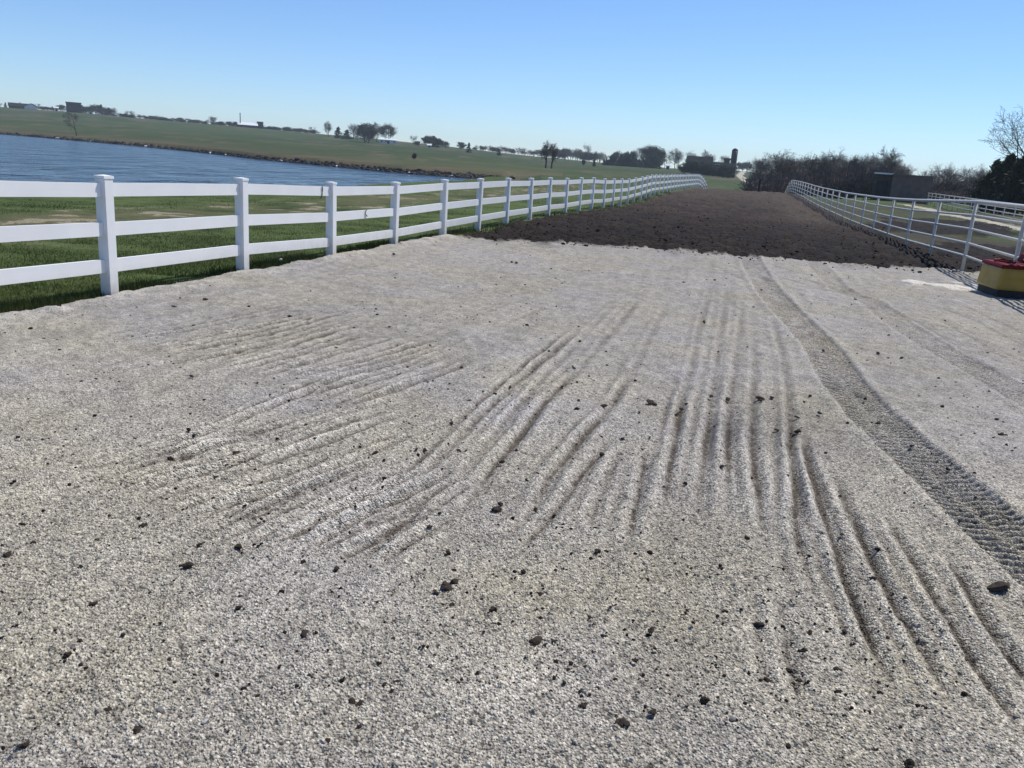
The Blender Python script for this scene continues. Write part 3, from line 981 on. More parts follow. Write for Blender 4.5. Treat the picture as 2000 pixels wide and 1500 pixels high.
# rear fence
RP = []
A_, B_ = at_range(1770, 380, 118), at_range(2110, 380, 43)
nP = 26
for k in range(nP + 1):
    p = A_ + (B_ - A_) * (k / nP)
    RP.append((p[0], p[1], gz(p[0], p[1]) + 1.12))
rf_ = empty("rear_pipe_fence", (RP[8][0], RP[8][1], 0))
tag(rf_, "low white pipe fence running behind the pale path in front of the dark woods", "fence")
rb_ = Vector((RP[8][0], RP[8][1], 0))
for x, y, z in RP:
    m = MB(); m.tube([(0, 0, z - 1.5), (0, 0, z - 0.02)], 0.034, 8)
    o = m.build("post", M_PIPE, rf_, smooth=True); o.location = Vector((x, y, 0)) - rb_
for hh, rd in ((0, .036), (.28, .026), (.54, .026), (.80, .026)):
    m = MB(); m.tube([Vector((x, y, z - hh)) - rb_ for x, y, z in RP], rd, 8)
    m.build("rail", M_PIPE, rf_, smooth=True)

# dark fence post at the end of the soil track
p = on_plane(1481, 375.5, 0.0)
m = MB(); m.box((0, 0, .52), (.16, .16, 1.3)); m.box((0, 0, 1.19), (.19, .19, .05))
o = m.build("fence_post", plain_mat("weathered_wood", (.035, .03, .027), .9, .3)); o.location = (p[0], p[1], gz(p[0], p[1]))
tag(o, "single dark wooden post standing at the far end of the soil track", "post")

# ------------------------------------------------------------------ livestock waterer
M_YEL = plain_mat("yellow_plastic", (0.33, 0.215, 0.030), 0.45, 0.16, 5.0, 0.45)
M_RED = plain_mat("red_plastic", (0.15, 0.006, 0.009), 0.5, 0.15, 6.0, 0.1)
M_BLK = plain_mat("black_base", (0.02, 0.02, 0.022), 0.7, 0.3)
wz = 0.03
wt = empty("livestock_waterer", (8.42, 13.66, wz), R(-6))
tag(wt, "yellow livestock waterer with a red lid on a black base by the pipe fence", "waterer")
m = MB(); m.box((0, 0, .05), (1.26, .76, .16)); m.build("plinth", M_BLK, wt, bevel=.02)
m = MB(); m.box((0, 0, .30), (1.34, .80, .36), 0, .95); m.build("body", M_YEL, wt, False, bevel=.045)
lid = MB()
lid.box((0, 0, .512), (1.32, .80, .060), 0, .95)
lid_o = lid.build("lid", M_RED, wt, False, bevel=.025)
m = MB(); m.box((.10, .02, .62), (.44, .70, .14), 0, .88); m.build("valve_cover", M_RED, wt, False, bevel=.04)
for s_ in (-1, 1):
    m = MB()
    pts = [(s_ * .45 + .13 * math.cos(t), .22 * math.sin(t), .566) for t in np.linspace(0, 2 * math.pi, 25)]
    m.tube(pts, .018, 6, False); m.build("bowl_rim", M_RED, wt, True)

# ------------------------------------------------------------------ loose clods and stones
def lump_mesh(name, seed, mat, flat=0.65, rough=0.3, sub=2):
    bm = bmesh.new()
    bmesh.ops.create_icosphere(bm, subdivisions=sub, radius=0.5)
    rr_ = random.Random(seed)
    offs = [Vector((rr_.uniform(-1, 1), rr_.uniform(-1, 1), rr_.uniform(-1, 1))).normalized() for _ in range(16)]
    amp = [rr_.uniform(-rough, rough) for _ in offs]
    for v in bm.verts:
        n = v.co.normalized()
        k = 1 + sum(a * max(0, n.dot(o)) ** 3 for a, o in zip(amp, offs)) + rr_.uniform(-.13, .13)
        v.co = Vector((n.x * .5 * k, n.y * .42 * k, n.z * .5 * k * flat))
    me = bpy.data.meshes.new(name); bm.to_mesh(me); bm.free()
    me.materials.append(mat)
    return me


def clod_mesh(name, seed):
    """crumbly clod: a few rough lumps pressed together"""
    rr_ = random.Random(seed)
    bm = bmesh.new()
    for k in range(rr_.randint(2, 4)):
        t = lump_mesh("t", seed * 10 + k, M_CLOD, rr_.uniform(.6, .9), .6)
        sc = rr_.uniform(.45, .8) if k else .8
        off = Vector((rr_.uniform(-.32, .32), rr_.uniform(-.24, .24), rr_.uniform(-.1, .08))) if k else Vector((0, 0, 0))
        t.transform(Matrix.Translation(off) @ Matrix.Rotation(rr_.uniform(0, 6), 4, 'Z') @ Matrix.Rotation(rr_.uniform(-.7, .7), 4, 'X') @ Matrix.Scale(sc, 4))
        bm.from_mesh(t); bpy.data.meshes.remove(t)
    me = bpy.data.meshes.new(name); bm.to_mesh(me); bm.free()
    me.materials.append(M_CLOD)
    return me


CL = [clod_mesh("clod", 31 + s) for s in range(8)]
STN = [lump_mesh("stone", 50 + s, M_STONE, random.uniform(.6, .8), .2) for s in range(4)]
PAL = [lump_mesh("pale_stone", 70 + s, M_PALE, random.uniform(.6, .8), .25) for s in range(3)]


def drop(px, py, size_px, meshes, name, label, cat, group=None, stretch=1.0):
    p = on_plane(px, py, 0.035)
    depth = -(CAM_R.T @ (p - np.array([0, 0, EYE])))[2]
    s = size_px * depth / F_PX * 0.66
    o = link(name, random.choice(meshes), None, (p[0], p[1], 0.035 + 0.15 * s))
    o.rotation_euler = (R(random.uniform(-15, 15)), R(random.uniform(-15, 15)), random.uniform(0, 6.28))
    o.scale = (s * stretch, s, s * random.uniform(.8, 1.1))
    tag(o, label, cat, group)
    return o


CG = "loose soil clods on the gravel"
special = [
    (872, 1150, 32, "largest dark soil clod at the near end of the central furrow"),
    (888, 1138, 22, "round dark clod touching the largest clod at the end of the central furrow"),
    (852, 1160, 18, "small dark clod on the near side of the largest clod"),
    (1945, 1148, 46, "long flat dark clod lying beside the tyre tread track"),
    (1270, 787, 24, "flat brown chunk alone in the middle of the yard, above the dark furrow ends"),
    (465, 1068, 18, "round black clod on the left part of the gravel near the furrow ends"),
    (778, 1337, 26, "rounded dark clod near the bottom edge, biggest of a tight cluster"),
    (752, 1337, 17, "smaller dark clod left of the biggest one in the bottom cluster"),
    (765, 1352, 14, "small dark clod in front of the bottom cluster"),
    (367, 1106, 24, "flat dark clod with a lit top on open gravel at left"),
    (1178, 890, 17, "dark clod on the ridge right of the deep central furrow, lower of two"),
    (1217, 857, 13, "dark clod on the ridge right of the deep central furrow, upper of two"),
    (1270, 1231, 21, "dark clod in the lower middle below the straight furrows"),
    (15, 1085, 20, "dark clod at the very left edge of the photo"),
    (130, 1281, 20, "dark round clod in the lower left on smooth gravel"),
    (50, 1456, 26, "dark clod in the bottom left corner"),
    (1775, 1497, 30, "dark clod cut by the bottom edge at right"),
]
for px, py, s, lb in special:
    drop(px, py, s, CL, "soil_clod", lb, "clod", CG, 1.25 if "flat" in lb or "long" in lb else 1.1)
for px, py, s, ms, lb in ((315, 1388, 26, STN, "tilted grey stone in the lower left of the gravel"), (400, 1411, 24, PAL, "white rounded stone in the lower left of the gravel"),
                          (1986, 1402, 26, STN, "tan stone at the right edge near the bottom"), (1430, 1406, 20, STN, "grey stone low in the frame right of centre"),
                          (1570, 955, 15, STN, "grey stone between two furrows left of the tread track"),
                          (548, 509, 15, PAL, "white rock on the grass edge between the second and third fence posts")):
    drop(px, py, s, ms, "stone", lb, "stone")
GEN = "small dark soil clod lying loose on the pale gravel"
spots = [(205, 1375, 14), (560, 1368, 16), (555, 1382, 14), (640, 1447, 14), (1140, 1380, 20), (1275, 1392, 18), (1580, 1236, 16), (1650, 1235, 18),
         (1885, 1357, 16), (1845, 1384, 14), (1390, 775, 12), (1420, 781, 14), (1482, 778, 16), (1506, 777, 14), (1485, 783, 12), (1558, 843, 16), (1515, 840, 12),
         (1555, 815, 12), (1410, 912, 14), (1538, 930, 12), (1765, 966, 12), (1780, 872, 12), (595, 1099, 18), (657, 1112, 20), (838, 1029, 14), (375, 735, 10),
         (60, 643, 11), (1000, 686, 9), (1130, 783, 11), (916, 783, 11), (830, 880, 11), (816, 888, 10), (813, 878, 10), (280, 1028, 17), (390, 1065, 16),
         (185, 1180, 18), (410, 1172, 14), (470, 1165, 12), (65, 1060, 14), (5, 1105, 14), (1355, 1217, 14), (1080, 1253, 14), (840, 1238, 14), (1000, 512, 8),
         (1008, 514, 8), (770, 497, 8), (1395, 548, 9), (1375, 630, 9), (400, 585, 10), (340, 600, 10), (1605, 1043, 12), (1330, 800, 12), (1320, 812, 10),
         (1690, 780, 10), (1715, 690, 9), (1760, 700, 9), (1840, 795, 12), (1955, 850, 14), (1910, 860, 10), (1770, 1170, 12), (1500, 1330, 16), (1560, 1330, 14),
         (1165, 1345, 14), (1040, 1392, 16), (910, 1305, 14), (820, 1400, 14), (700, 1420, 14), (330, 1290, 12), (240, 1240, 12), (110, 1180, 12), (40, 1200, 14)]
for px, py, s in spots:
    drop(px, py, s, CL, "soil_clod", GEN, "clod", CG, random.uniform(1, 1.4))
cnt = 0
while cnt < 190:
    r_ = 1 / random.uniform(1 / 16.5, 1 / 2.1)
    a_ = R(random.uniform(-33, 31))
    x, y = math.sin(a_) * r_, math.cos(a_) * r_
    if x < xf(y) + .4 or x > xp(y) - .5 or y > 17: continue
    if vnoise(np.array([x * .8]), np.array([y * .8]), 7)[0] < random.uniform(-1, .6): continue
    s = max(.010, min(.04, random.lognormvariate(math.log(.017), .4)))
    o = link("soil_clod", random.choice(CL), None, (x, y, .032 + .12 * s))
    o.scale = (s * random.uniform(1, 1.5), s, s)
    o.rotation_euler = (random.uniform(-.3, .3), random.uniform(-.3, .3), random.uniform(0, 6.28))
    tag(o, GEN, "clod", CG)
    cnt += 1


def scatter_lumps(name, pts, sizes, mat, seed, flat=.7, squash=1.0):
    """many small lumps as one mesh"""
    bm = bmesh.new(); bmesh.ops.create_icosphere(bm, subdivisions=1, radius=.5)
    v0 = np.array([v.co[:] for v in bm.verts]); f0 = np.array([[v.index for v in f.verts] for f in bm.faces]); bm.free()
    n = len(pts)
    rg = np.random.default_rng(seed)
    J = v0[None] * (1 + rg.uniform(-.3, .3, (n, len(v0), 1)))
    th = rg.uniform(0, 6.28, n); ca, sa = np.cos(th), np.sin(th)
    J = J * np.stack([sizes * rg.uniform(.9, 1.5, n), sizes, sizes * flat], -1)[:, None, :]
    X = J[..., 0] * ca[:, None] - J[..., 1] * sa[:, None]; Y = J[..., 0] * sa[:, None] + J[..., 1] * ca[:, None]
    co = np.stack([X, Y, J[..., 2]], -1) + pts[:, None, :]
    fc = (f0[None] + (np.arange(n) * len(v0))[:, None, None]).reshape(-1, 3)
    return mesh_np(name, co.reshape(-1, 3), fc, mat, smooth=False)


# crumbled soil on the track
n = 4500
rr = 1 / rng.uniform(1 / 80, 1 / 17.2, n); aa = np.radians(rng.uniform(-4, 30, n))
x, y = np.sin(aa) * rr, np.cos(aa) * rr
reg = classify(x, y)
k = reg == SOIL
spill = (reg == GRAVEL) & (y > 16.2) & (rng.uniform(0, 1, n) < .9 * (y - 16.2) / 1.6)
x, y = x[k | spill], y[k | spill]
nn = 5200
r2 = 1 / rng.uniform(1 / 17.5, 1 / 2.3, nn); a2 = np.radians(rng.uniform(-36, 33, nn))
x2, y2 = np.sin(a2) * r2, np.cos(a2) * r2
kk = (classify(x2, y2) == GRAVEL) & (rng.uniform(0, 1, nn) < np.clip(0.35 + 1.2 * fbm(x2 * .7, y2 * .7, 88, 3), 0.08, 1))
n_soil = len(x); x, y = np.concatenate([x, x2[kk]]), np.concatenate([y, y2[kk]])
dzz, _ = detail(x, y, classify(x, y), None)
s = np.clip(rng.lognormal(math.log(.030), .45, len(x)), .015, .10)
s[n_soil:] = np.clip(rng.lognormal(math.log(.0105), .4, len(x) - n_soil), .005, .03) * np.sqrt(np.hypot(x[n_soil:], y[n_soil:]) / 5)
me = scatter_lumps("soil_crumbs", np.stack([x, y, base_z(x, y) + dzz + s * .1], -1), s, M_CRUMB, 5)
tag(link("soil_crumbs", me), "crumbled dark soil lumps strewn over the tilled track", "soil lumps", kind="stuff")

# riprap along the far shore
az = np.radians(rng.uniform(-37, bearing(1005), 2600)); ad = np.degrees(az)
rfr = np.interp(ad, C_AZ, C_R[:, 6]) + rng.uniform(-.6, 1.7, 2600)
x, y = np.sin(az) * rfr, np.cos(az) * rfr
s = np.clip(rng.lognormal(math.log(.36), .4, 2600), .15, .85)
me = scatter_lumps("riprap", np.stack([x, y, base_z(x, y) + s * .12], -1), s, M_RIP, 6, .75)
tag(link("riprap", me), "dark broken rock lining the far shore of the pond", "rocks", kind="stuff")
for px, py, lb in ((110, 279, "a"), (175, 277, ""), (283, 287, ""), (410, 298, ""), (440, 299, ""), (549, 310, ""), (600, 315, ""), (658, 319, ""), (739, 325, ""), (800, 331, ""), (884, 338, ""), (955, 342, "")):
    aa_ = bearing(px)
    r_ = float(np.interp(aa_, C_AZ, C_R[:, 6])) - .4
    o = link("shore_rock", random.choice(PAL), None, (math.sin(R(aa_)) * r_, math.cos(R(aa_)) * r_, WATER_Z + .2))
    sz = random.uniform(.28, .5) * r_ / 150
    o.scale = (sz * 1.4, sz, sz * .9); o.rotation_euler = (0, 0, random.uniform(0, 6))
    tag(o, "pale rock catching the sun at the waterline of the far shore", "rock", "pale rocks on the far shore")


# ------------------------------------------------------------------ trees
class Tree:
    def __init__(self, seed):
        self.r = random.Random(seed)
        self.wood = MB(); self.twig = MB()

    def grow(self, p, d, length, rad, lv, cfg):
        r = self.r
        nseg = cfg['seg'][lv]
        pts, rads = [Vector(p)], [rad]
        dd = Vector(d).normalized()
        for i in range(nseg):
            j = cfg['wob'][lv]
            dd = (dd + Vector((r.uniform(-j, j), r.uniform(-j, j), r.uniform(-j, j) + cfg['up'][lv]))).normalized()
            pts.append(pts[-1] + dd * (length / nseg))
            rads.append(max(rad * (1 - (i + 1) / nseg * (1 - cfg['tip'][lv])), cfg['min']))
        last = lv == len(cfg['n'])
        (self.wood if lv <= cfg['wl'] else self.twig).tube(pts, rads, (7, 5, 4, 3, 3, 3)[lv], False)
        if last: return
        k = cfg['n'][lv]
        k = max(1, int(round(k * r.uniform(.8, 1.2))))
        for c in range(k):
            t = cfg['from'][lv] + (1 - cfg['from'][lv]) * ((c + r.uniform(.1, .9)) / k)
            f = t * nseg; i = min(int(f), nseg - 1)
            q = pts[i].lerp(pts[i + 1], f - i)
            ax = (pts[i + 1] - pts[i]).normalized()
            side = ax.orthogonal().normalized()
            side.rotate(Matrix.Rotation(r.uniform(0, 6.283), 3, ax))
            a = R(r.uniform(*cfg['ang'][lv]))
            nd = ax * math.cos(a) + side * math.sin(a)
            ln = cfg['len'][lv] * r.uniform(.7, 1.15) * (1 - cfg['thin'][lv] * t)
            rr_ = rads[i] * cfg['rr'][lv]
            self.grow(q, nd, ln, rr_, lv + 1, cfg)


def bare_cfg(h, spread=1.0, dense=1.0, tw=.009):
    return dict(seg=[6, 5, 4, 3, 2], wob=[.08, .16, .2, .25, .3], up=[.03, .10, .08, .04, 0], tip=[.25, .2, .25, .3, .5], min=tw, wl=1,
                n=[int(11 * dense), int(6 * dense), 5, 4], **{'from': [.28, .25, .2, .15]},
                ang=[(25, 55), (25, 55), (25, 60), (25, 65)],
                len=[h * .52 * spread, h * .27 * spread, h * .15, h * .085], thin=[.45, .3, .3, .3], rr=[.55, .6, .6, .6])


def combine(name, mbs, mats):
    v, f, mi = [], [], []
    for k, m in enumerate(mbs):
        b = len(v); v += m.v
        f += [tuple(i + b for i in q) for q in m.f]; mi += [k] * len(m.f)
    me = bpy.data.meshes.new(name); me.from_pydata(v, [], f)
    for mt in mats: me.materials.append(mt)
    me.polygons.foreach_set("material_index", mi)
    me.update()
    return me


def leaf_cloud(pts, size, seed, elong=1.0):
    """small leaf faces round the given points"""
    rg = np.random.default_rng(seed)
    n = len(pts)
    a = rg.normal(size=(n, 3)); a /= np.linalg.norm(a, axis=1)[:, None]
    b_ = rg.normal(size=(n, 3)); b_ -= a * (a * b_).sum(1)[:, None]; b_ /= np.linalg.norm(b_, axis=1)[:, None]
    s = size * rg.uniform(.6, 1.5, n)[:, None]
    m = MB()
    q = np.stack([pts - a * s * elong, pts + b_ * s * .5, pts + a * s * elong, pts - b_ * s * .5], 1).reshape(-1, 3)
    m.v = [tuple(p) for p in q]
    m.f = [(4 * i, 4 * i + 1, 4 * i + 2, 4 * i + 3) for i in range(n)]
    return m


def bare_tree(seed, h, spread=1.0, dense=1.0, tw=.012, trunk=None, buds=0):
    t = Tree(seed)
    t.grow((0, 0, -.3), (0, 0, 1), h * .72, trunk or h * .022, 0, bare_cfg(h, spread, dense, tw))
    lf = None
    if buds:
        v = np.array(t.twig.v); rg = np.random.default_rng(seed)
        pk = v[rg.integers(0, len(v), buds)] + rg.normal(0, .12, (buds, 3))
        lf = leaf_cloud(pk, .11, seed)
    return t, lf


def cedar(seed, h, w, n=2600, leaf=.13):
    """dense evergreen: boughs of needle sprays round a short trunk"""
    rg = np.random.default_rng(seed)
    tr = MB(); tr.tube([(0, 0, -.3), (0, 0, h * .5), (0, 0, h * .96)], [h * .028, h * .018, .01], 6, False)
    pts = []
    nb = 70
    for k in range(nb):
        z = h * (.06 + .92 * (k + rg.uniform(0, 1)) / nb)
        f = 1 - z / h
        ln = w * (f ** .75) * rg.uniform(.55, 1.15) + .1
        a = rg.uniform(0, 6.28)
        tip = np.array([math.cos(a) * ln, math.sin(a) * ln, z + .18 * ln * rg.uniform(.2, 1.6)])
        root = np.array([0, 0, z - .1 * ln])
        tr.tube([tuple(root), tuple(tip)], [.02, .006], 3, False)
        m = n // nb
        t = np.sqrt(rg.uniform(.04, 1, m))[:, None]
        pts.append(root + (tip - root) * t + rg.normal(0, 1, (m, 3)) * (.10 + .16 * ln * (1 - t * .5)) * .75)
    return tr, leaf_cloud(np.vstack(pts), leaf, seed, 1.3)


BARE = []
for s in range(6):
    t, lf = bare_tree(100 + s, 10, 1.0 + .12 * (s % 3), .95, .017)
    BARE.append(combine("bare_tree", [t.wood, t.twig], [M_BARK, M_TWIG_RED if s % 3 == 2 else M_TWIG]))
BUDDY = []
for s in range(3):
    t, lf = bare_tree(200 + s, 10, 1.1, 1.0, .02, buds=2600)
    BUDDY.append(combine("budding_tree", [t.wood, t.twig, lf], [M_BARK, M_TWIG, M_BUD]))
CED = []
for s in range(4):
    tr, lf = cedar(300 + s, 8, 2.6, 3000, .17)
    CED.append(combine("cedar_tree", [tr, lf], [M_BARK, M_CEDAR]))
ROUND = []
for s in range(3):
    t = Tree(400 + s)
    cf = bare_cfg(9, 1.25, 1.3, .03); cf['from'] = [.06, .2, .2, .15]
    t.grow((0, 0, -.3), (0, 0, 1), 6.2, .2, 0, cf)
    v = np.array(t.twig.v); rg = np.random.default_rng(400 + s)
    lf = leaf_cloud(v[rg.integers(0, len(v), 3600)] + rg.normal(0, .2, (3600, 3)), .21, s)
    ROUND.append(combine("leafy_tree", [t.wood, t.twig, lf], [M_BARK, M_TWIG, M_CROWN]))
BUSH = []
for s in range(3):
    rg = np.random.default_rng(500 + s)
    tw = MB()
    for k in range(240):
        a = rg.uniform(0, 6.28); q = rg.uniform(0, 1) ** .5 * 1.5
        p0 = Vector((math.cos(a) * q * .6, math.sin(a) * q * .6, -.1))
        p1 = Vector((math.cos(a) * q * 1.1 + rg.normal(0, .2), math.sin(a) * q * 1.1 + rg.normal(0, .2), rg.uniform(.8, 2.6)))
        tw.tube([p0, (p0 + p1) / 2 + Vector((rg.normal(0, .12), rg.normal(0, .12), .1)), p1], [.03, .024, .014], 3, False)
        for _ in range(3):
            b0 = p0.lerp(p1, rg.uniform(.4, .9)); tw.tube([b0, b0 + Vector((rg.normal(0, .35), rg.normal(0, .35), rg.uniform(.1, .6)))], [.018, .012], 3, False)
    BUSH.append(combine("bush", [tw], [M_TWIG_RED if s == 1 else M_TWIG]))


def plant(meshes, tmpl_h, name, px, r, top_px, label, cat, group=None, wide=1.0, sink=0.0, h=None):
    """one plant whose top is seen at top_px, standing on the land r metres away"""
    aa_ = R(bearing(px))
    x, y = math.sin(aa_) * r, math.cos(aa_) * r
    z = gz(x, y) - sink
    if h is None:
        h = max(.6, at_range(px, top_px, r)[2] - z)
    o = link(name, random.choice(meshes), None, (x, y, z))
    k = h / tmpl_h
    o.scale = (k * wide, k * wide, k)
    o.rotation_euler = (0, 0, random.uniform(0, 6.28))
    tag(o, label, cat, group)
    return o


BH, CH_, LH, GH = 10.3, 8.1, 9.4, 2.7      # template heights
# woods to the right of the track
TOPS = ([1462, 1480, 1520, 1560, 1600, 1625, 1660, 1700, 1735, 1752, 1770, 1800, 1840, 1870, 1900, 1925, 1960, 2010, 2100],
        [324, 314, 303, 309, 306, 300, 302, 298, 303, 322, 330, 332, 321, 328, 324, 332, 335, 330, 320])
WG = "bare trees in the woods on the right"
WL = "slender bare grey tree in the dense dark woods right of the soil track"
for k in range(120):
    px = random.uniform(1480, 2090)
    row = k % 3
    r_ = (128, 150, 178)[row] + random.uniform(-9, 9) + max(0, (1500 - px)) * 1.6
    tp = np.interp(px, *TOPS) + random.uniform(-4, 24)
    plant(BARE, BH, "bare_tree", px, r_, tp, WL, "tree", WG, random.uniform(.85, 1.25))
for k in range(34):
    px = random.uniform(1500, 2080)
    plant(CED, CH_, "cedar_tree", px, random.uniform(122, 140), np.interp(px, *TOPS) + random.uniform(26, 50), "dark cedar under the bare trees of the right-hand woods", "tree", "cedars in the woods on the right", random.uniform(.9, 1.4))
# thicket filling the foot of the woods: nobody could count its stems
v_all, f_all = [], []
bco = np.array([v.co[:] for v in BUSH[0].vertices]); bf = np.array([p.vertices[:] for p in BUSH[0].polygons])
off = 0
for k in range(300):
    px = random.uniform(1490, 2110)
    r_ = random.choice((118, 126, 134, 145, 160)) + random.uniform(-4, 4) + max(0, (1500 - px)) * 1.8
    aa_ = R(bearing(px)); x, y = math.sin(aa_) * r_, math.cos(aa_) * r_
    z = gz(x, y)
    top = at_range(px, np.interp(px, *TOPS) + random.uniform(24, 55), r_)[2]
    hs = max(1.5, top - z) / GH
    ws = random.uniform(1.2, 2.0)
    th = random.uniform(0, 6.28); ca, sa = math.cos(th), math.sin(th)
    q = bco.copy()
    X = (q[:, 0] * ca - q[:, 1] * sa) * ws + x; Y = (q[:, 0] * sa + q[:, 1] * ca) * ws + y
    v_all.append(np.stack([X, Y, q[:, 2] * hs + z], -1)); f_all.append(bf + off); off += len(q)
o = link("thicket", mesh_np("thicket", np.vstack(v_all), np.vstack(f_all), M_TWIG_RED, smooth=False))
tag(o, "dense leafless brush filling the foot of the woods", "brush", kind="stuff")


# big bare tree and cedars at the right edge
def big_tree(seed, px, r, top, name, label, spread, dense, tw, trunk_k=.022, lean=(0, 0)):
    aa_ = R(bearing(px)); x, y = math.sin(aa_) * r, math.cos(aa_) * r
    z = gz(x, y); h = at_range(px, top, r)[2] - z
    t = Tree(seed)
    t.grow((0, 0, -.3), (lean[0], lean[1], 1), h * .66, h * trunk_k, 0, bare_cfg(h, spread, dense, tw))
    e = empty(name, (x, y, z), random.uniform(0, 6))
    tag(e, label, "tree")
    t.wood.build("trunk", M_BARK, e, True); t.twig.build("crown", M_TWIG, e)
    return e


e = big_tree(903, 1992, 98, 216, "bare_tree", "tall spreading bare tree rising above the dark evergreens at the right edge", 1.4, 1.0, .012)
big_tree(931, 1727, 122, 294, "bare_tree", "wide spreading bare tree with open branches above the woods beside the shed", 1.25, .8, .016)
for px, r_, tp, lb, wd in ((1938, 84, 314, "dark evergreen with ragged branch tips below the tall bare tree, leftmost of that clump", 1.2),
                           (1962, 80, 303, "dark evergreen directly below the tall bare tree", 1.3),
                           (1995, 78, 300, "dark evergreen cut by the right edge of the photo", 1.4),
                           (2050, 76, 296, "dark evergreen just outside the right edge", 1.5)):
    aa_ = R(bearing(px)); x, y = math.sin(aa_) * r_, math.cos(aa_) * r_
    z = gz(x, y); h = at_range(px, tp, r_)[2] - z
    tr, lf = cedar(int(px), h, h * .36 * wd, 5200, .13)
    e = empty("cedar_tree", (x, y, z)); tag(e, lb, "tree", "evergreens at the right edge")
    tr.build("trunk", M_BARK, e); lf.build("crown", M_CEDAR, e)

# two bare trees side by side in the field beyond the pond
big_tree(911, 1067, 205, 270, "bare_tree", "left of a close pair of bare trees standing alone in the field beyond the pond", .62, .9, .02, .034)
big_tree(912, 1078, 207, 272, "bare_tree", "right of a close pair of bare trees standing alone in the field beyond the pond", .62, .9, .02, .034)
# reddish bare tree on the far bank at left
t = big_tree(921, 149, 262, 209, "bare_tree", "reddish leafless tree alone on the far bank at left below the hilltop houses", .75, .6, .02, .022)
t.children[0].data.materials[0] = M_TWIG_RED if len(t.children) else None
for ch in t.children:
    ch.data.materials[0] = M_TWIG_RED
big_tree(923, 808, 170, 296, "bare_tree", "small dark bush-like tree alone on the green slope beyond the pond", .8, 1.0, .03, .02)

# --- skyline trees, buildings: left hilltop
HG = "trees along the left hilltop"
for px, tp, ms, th, wd, lb in (
        (4, 203, BARE, BH, 1.0, "faint bare tree at the far left end of the hilltop"),
        (14, 202, CED, CH_, .8, "thin dark evergreen left of the hilltop farm roof"),
        (26, 203, BARE, BH, .8, "bare tree between evergreen and dark farm roof on the hilltop"),
        (43, 202, CED, CH_, .7, "pointed evergreen behind the dark hilltop farm roof"),
        (79, 205, BARE, BH, .9, "small bare tree right of the white-gabled hilltop house"),
        (84, 211, ROUND, LH, 1.6, "low dark hedge tree beside the white-gabled house"),
        (96, 211, ROUND, LH, 1.6, "low dark tree in the middle of the hilltop hedge"),
        (107, 212, ROUND, LH, 1.4, "low dark tree next to the small white shed on the hilltop"),
        (122, 208, ROUND, LH, 1.5, "rounded dark tree left of the square hilltop house"),
        (163, 207, CED, CH_, .9, "dark evergreen touching the right wall of the square hilltop house"),
        (171, 211, ROUND, LH, 1.4, "rounded dark tree right of the square hilltop house"),
        (189, 208, ROUND, LH, 1.2, "taller rounded tree in the right part of the hilltop grove"),
        (200, 206, CED, CH_, 1.0, "tallest pointed tree in the right part of the hilltop grove"),
        (211, 213, ROUND, LH, 1.2, "rounded tree near the right end of the hilltop grove"),
        (222, 214, BUDDY, BH, 1.2, "pale tree ending the hilltop grove on the right"),
        (249, 219, BARE, BH, .9, "left of two small lone trees on the slope right of the hilltop grove"),
        (259, 220, BARE, BH, .9, "right of two small lone trees on the slope right of the hilltop grove"),
        (287, 229, ROUND, LH, 1.3, "tiny rounded tree on the sloping skyline, left of the white barn"),
        (305, 232, ROUND, LH, 1.6, "low tree on the sloping skyline, second left of the white barn"),
        (326, 233, ROUND, LH, 1.6, "low rounded tree on the sloping skyline between the hill grove and white barn"),
        (347, 234, BARE, BH, 1.3, "faint tree on the sloping skyline halfway to the white barn"),
        (371, 238, ROUND, LH, 1.3, "low tree on the skyline left of the tallest tree by the barn"),
        (402, 239, ROUND, LH, 1.3, "low round tree left of the tallest tree near the white barn"),
        (417, 230, BUDDY, BH, 1.0, "tallest tree on the skyline left of the white-roofed barn"),
        (432, 240, ROUND, LH, 1.7, "low tree right of the tallest tree near the white barn"),
        (448, 240, ROUND, LH, 1.2, "last low tree before the pole of the white barn"),
        (514, 246, BARE, BH, 1.2, "small bare tree right of the barn's dark tower"),
        (534, 252, ROUND, LH, 1.3, "small tree on the skyline well right of the white barn"),
        (560, 253, ROUND, LH, 1.8, "low hedge tree on the skyline, left of the pond-side grove"),
        (582, 255, ROUND, LH, 1.8, "low hedge tree on the skyline nearer the pond-side grove"),
        (609, 250, BARE, BH, 1.0, "bare small tree left of the pale budding tree"),
        (613, 257, ROUND, LH, 1.2, "dark low bush-like tree under the bare small tree")):
    plant(ms, th, "skyline_tree", px, 690 - px * .12, tp - 2, lb, "tree", HG, wd * 1.5, .5)
for k in range(75):
    px = 205 + k * 5.6 + random.uniform(-3, 3)
    if px > 470 and px < 512: continue
    g_ = np.interp(px, [0, 150, 250, 500, 620, 700], [209, 219, 229, 250, 261, 269])
    ms, th = random.choice(((ROUND, LH), (ROUND, LH), (BARE, BH), (BUDDY, BH)))
    plant(ms, th, "hedge_tree", px, 690 - px * .12 + random.uniform(0, 12), g_ - random.uniform(2.5, 8), "small tree in the hedge line along the sloping left skyline", "tree", "hedge along the left skyline", random.uniform(2.0, 3.2), .9)
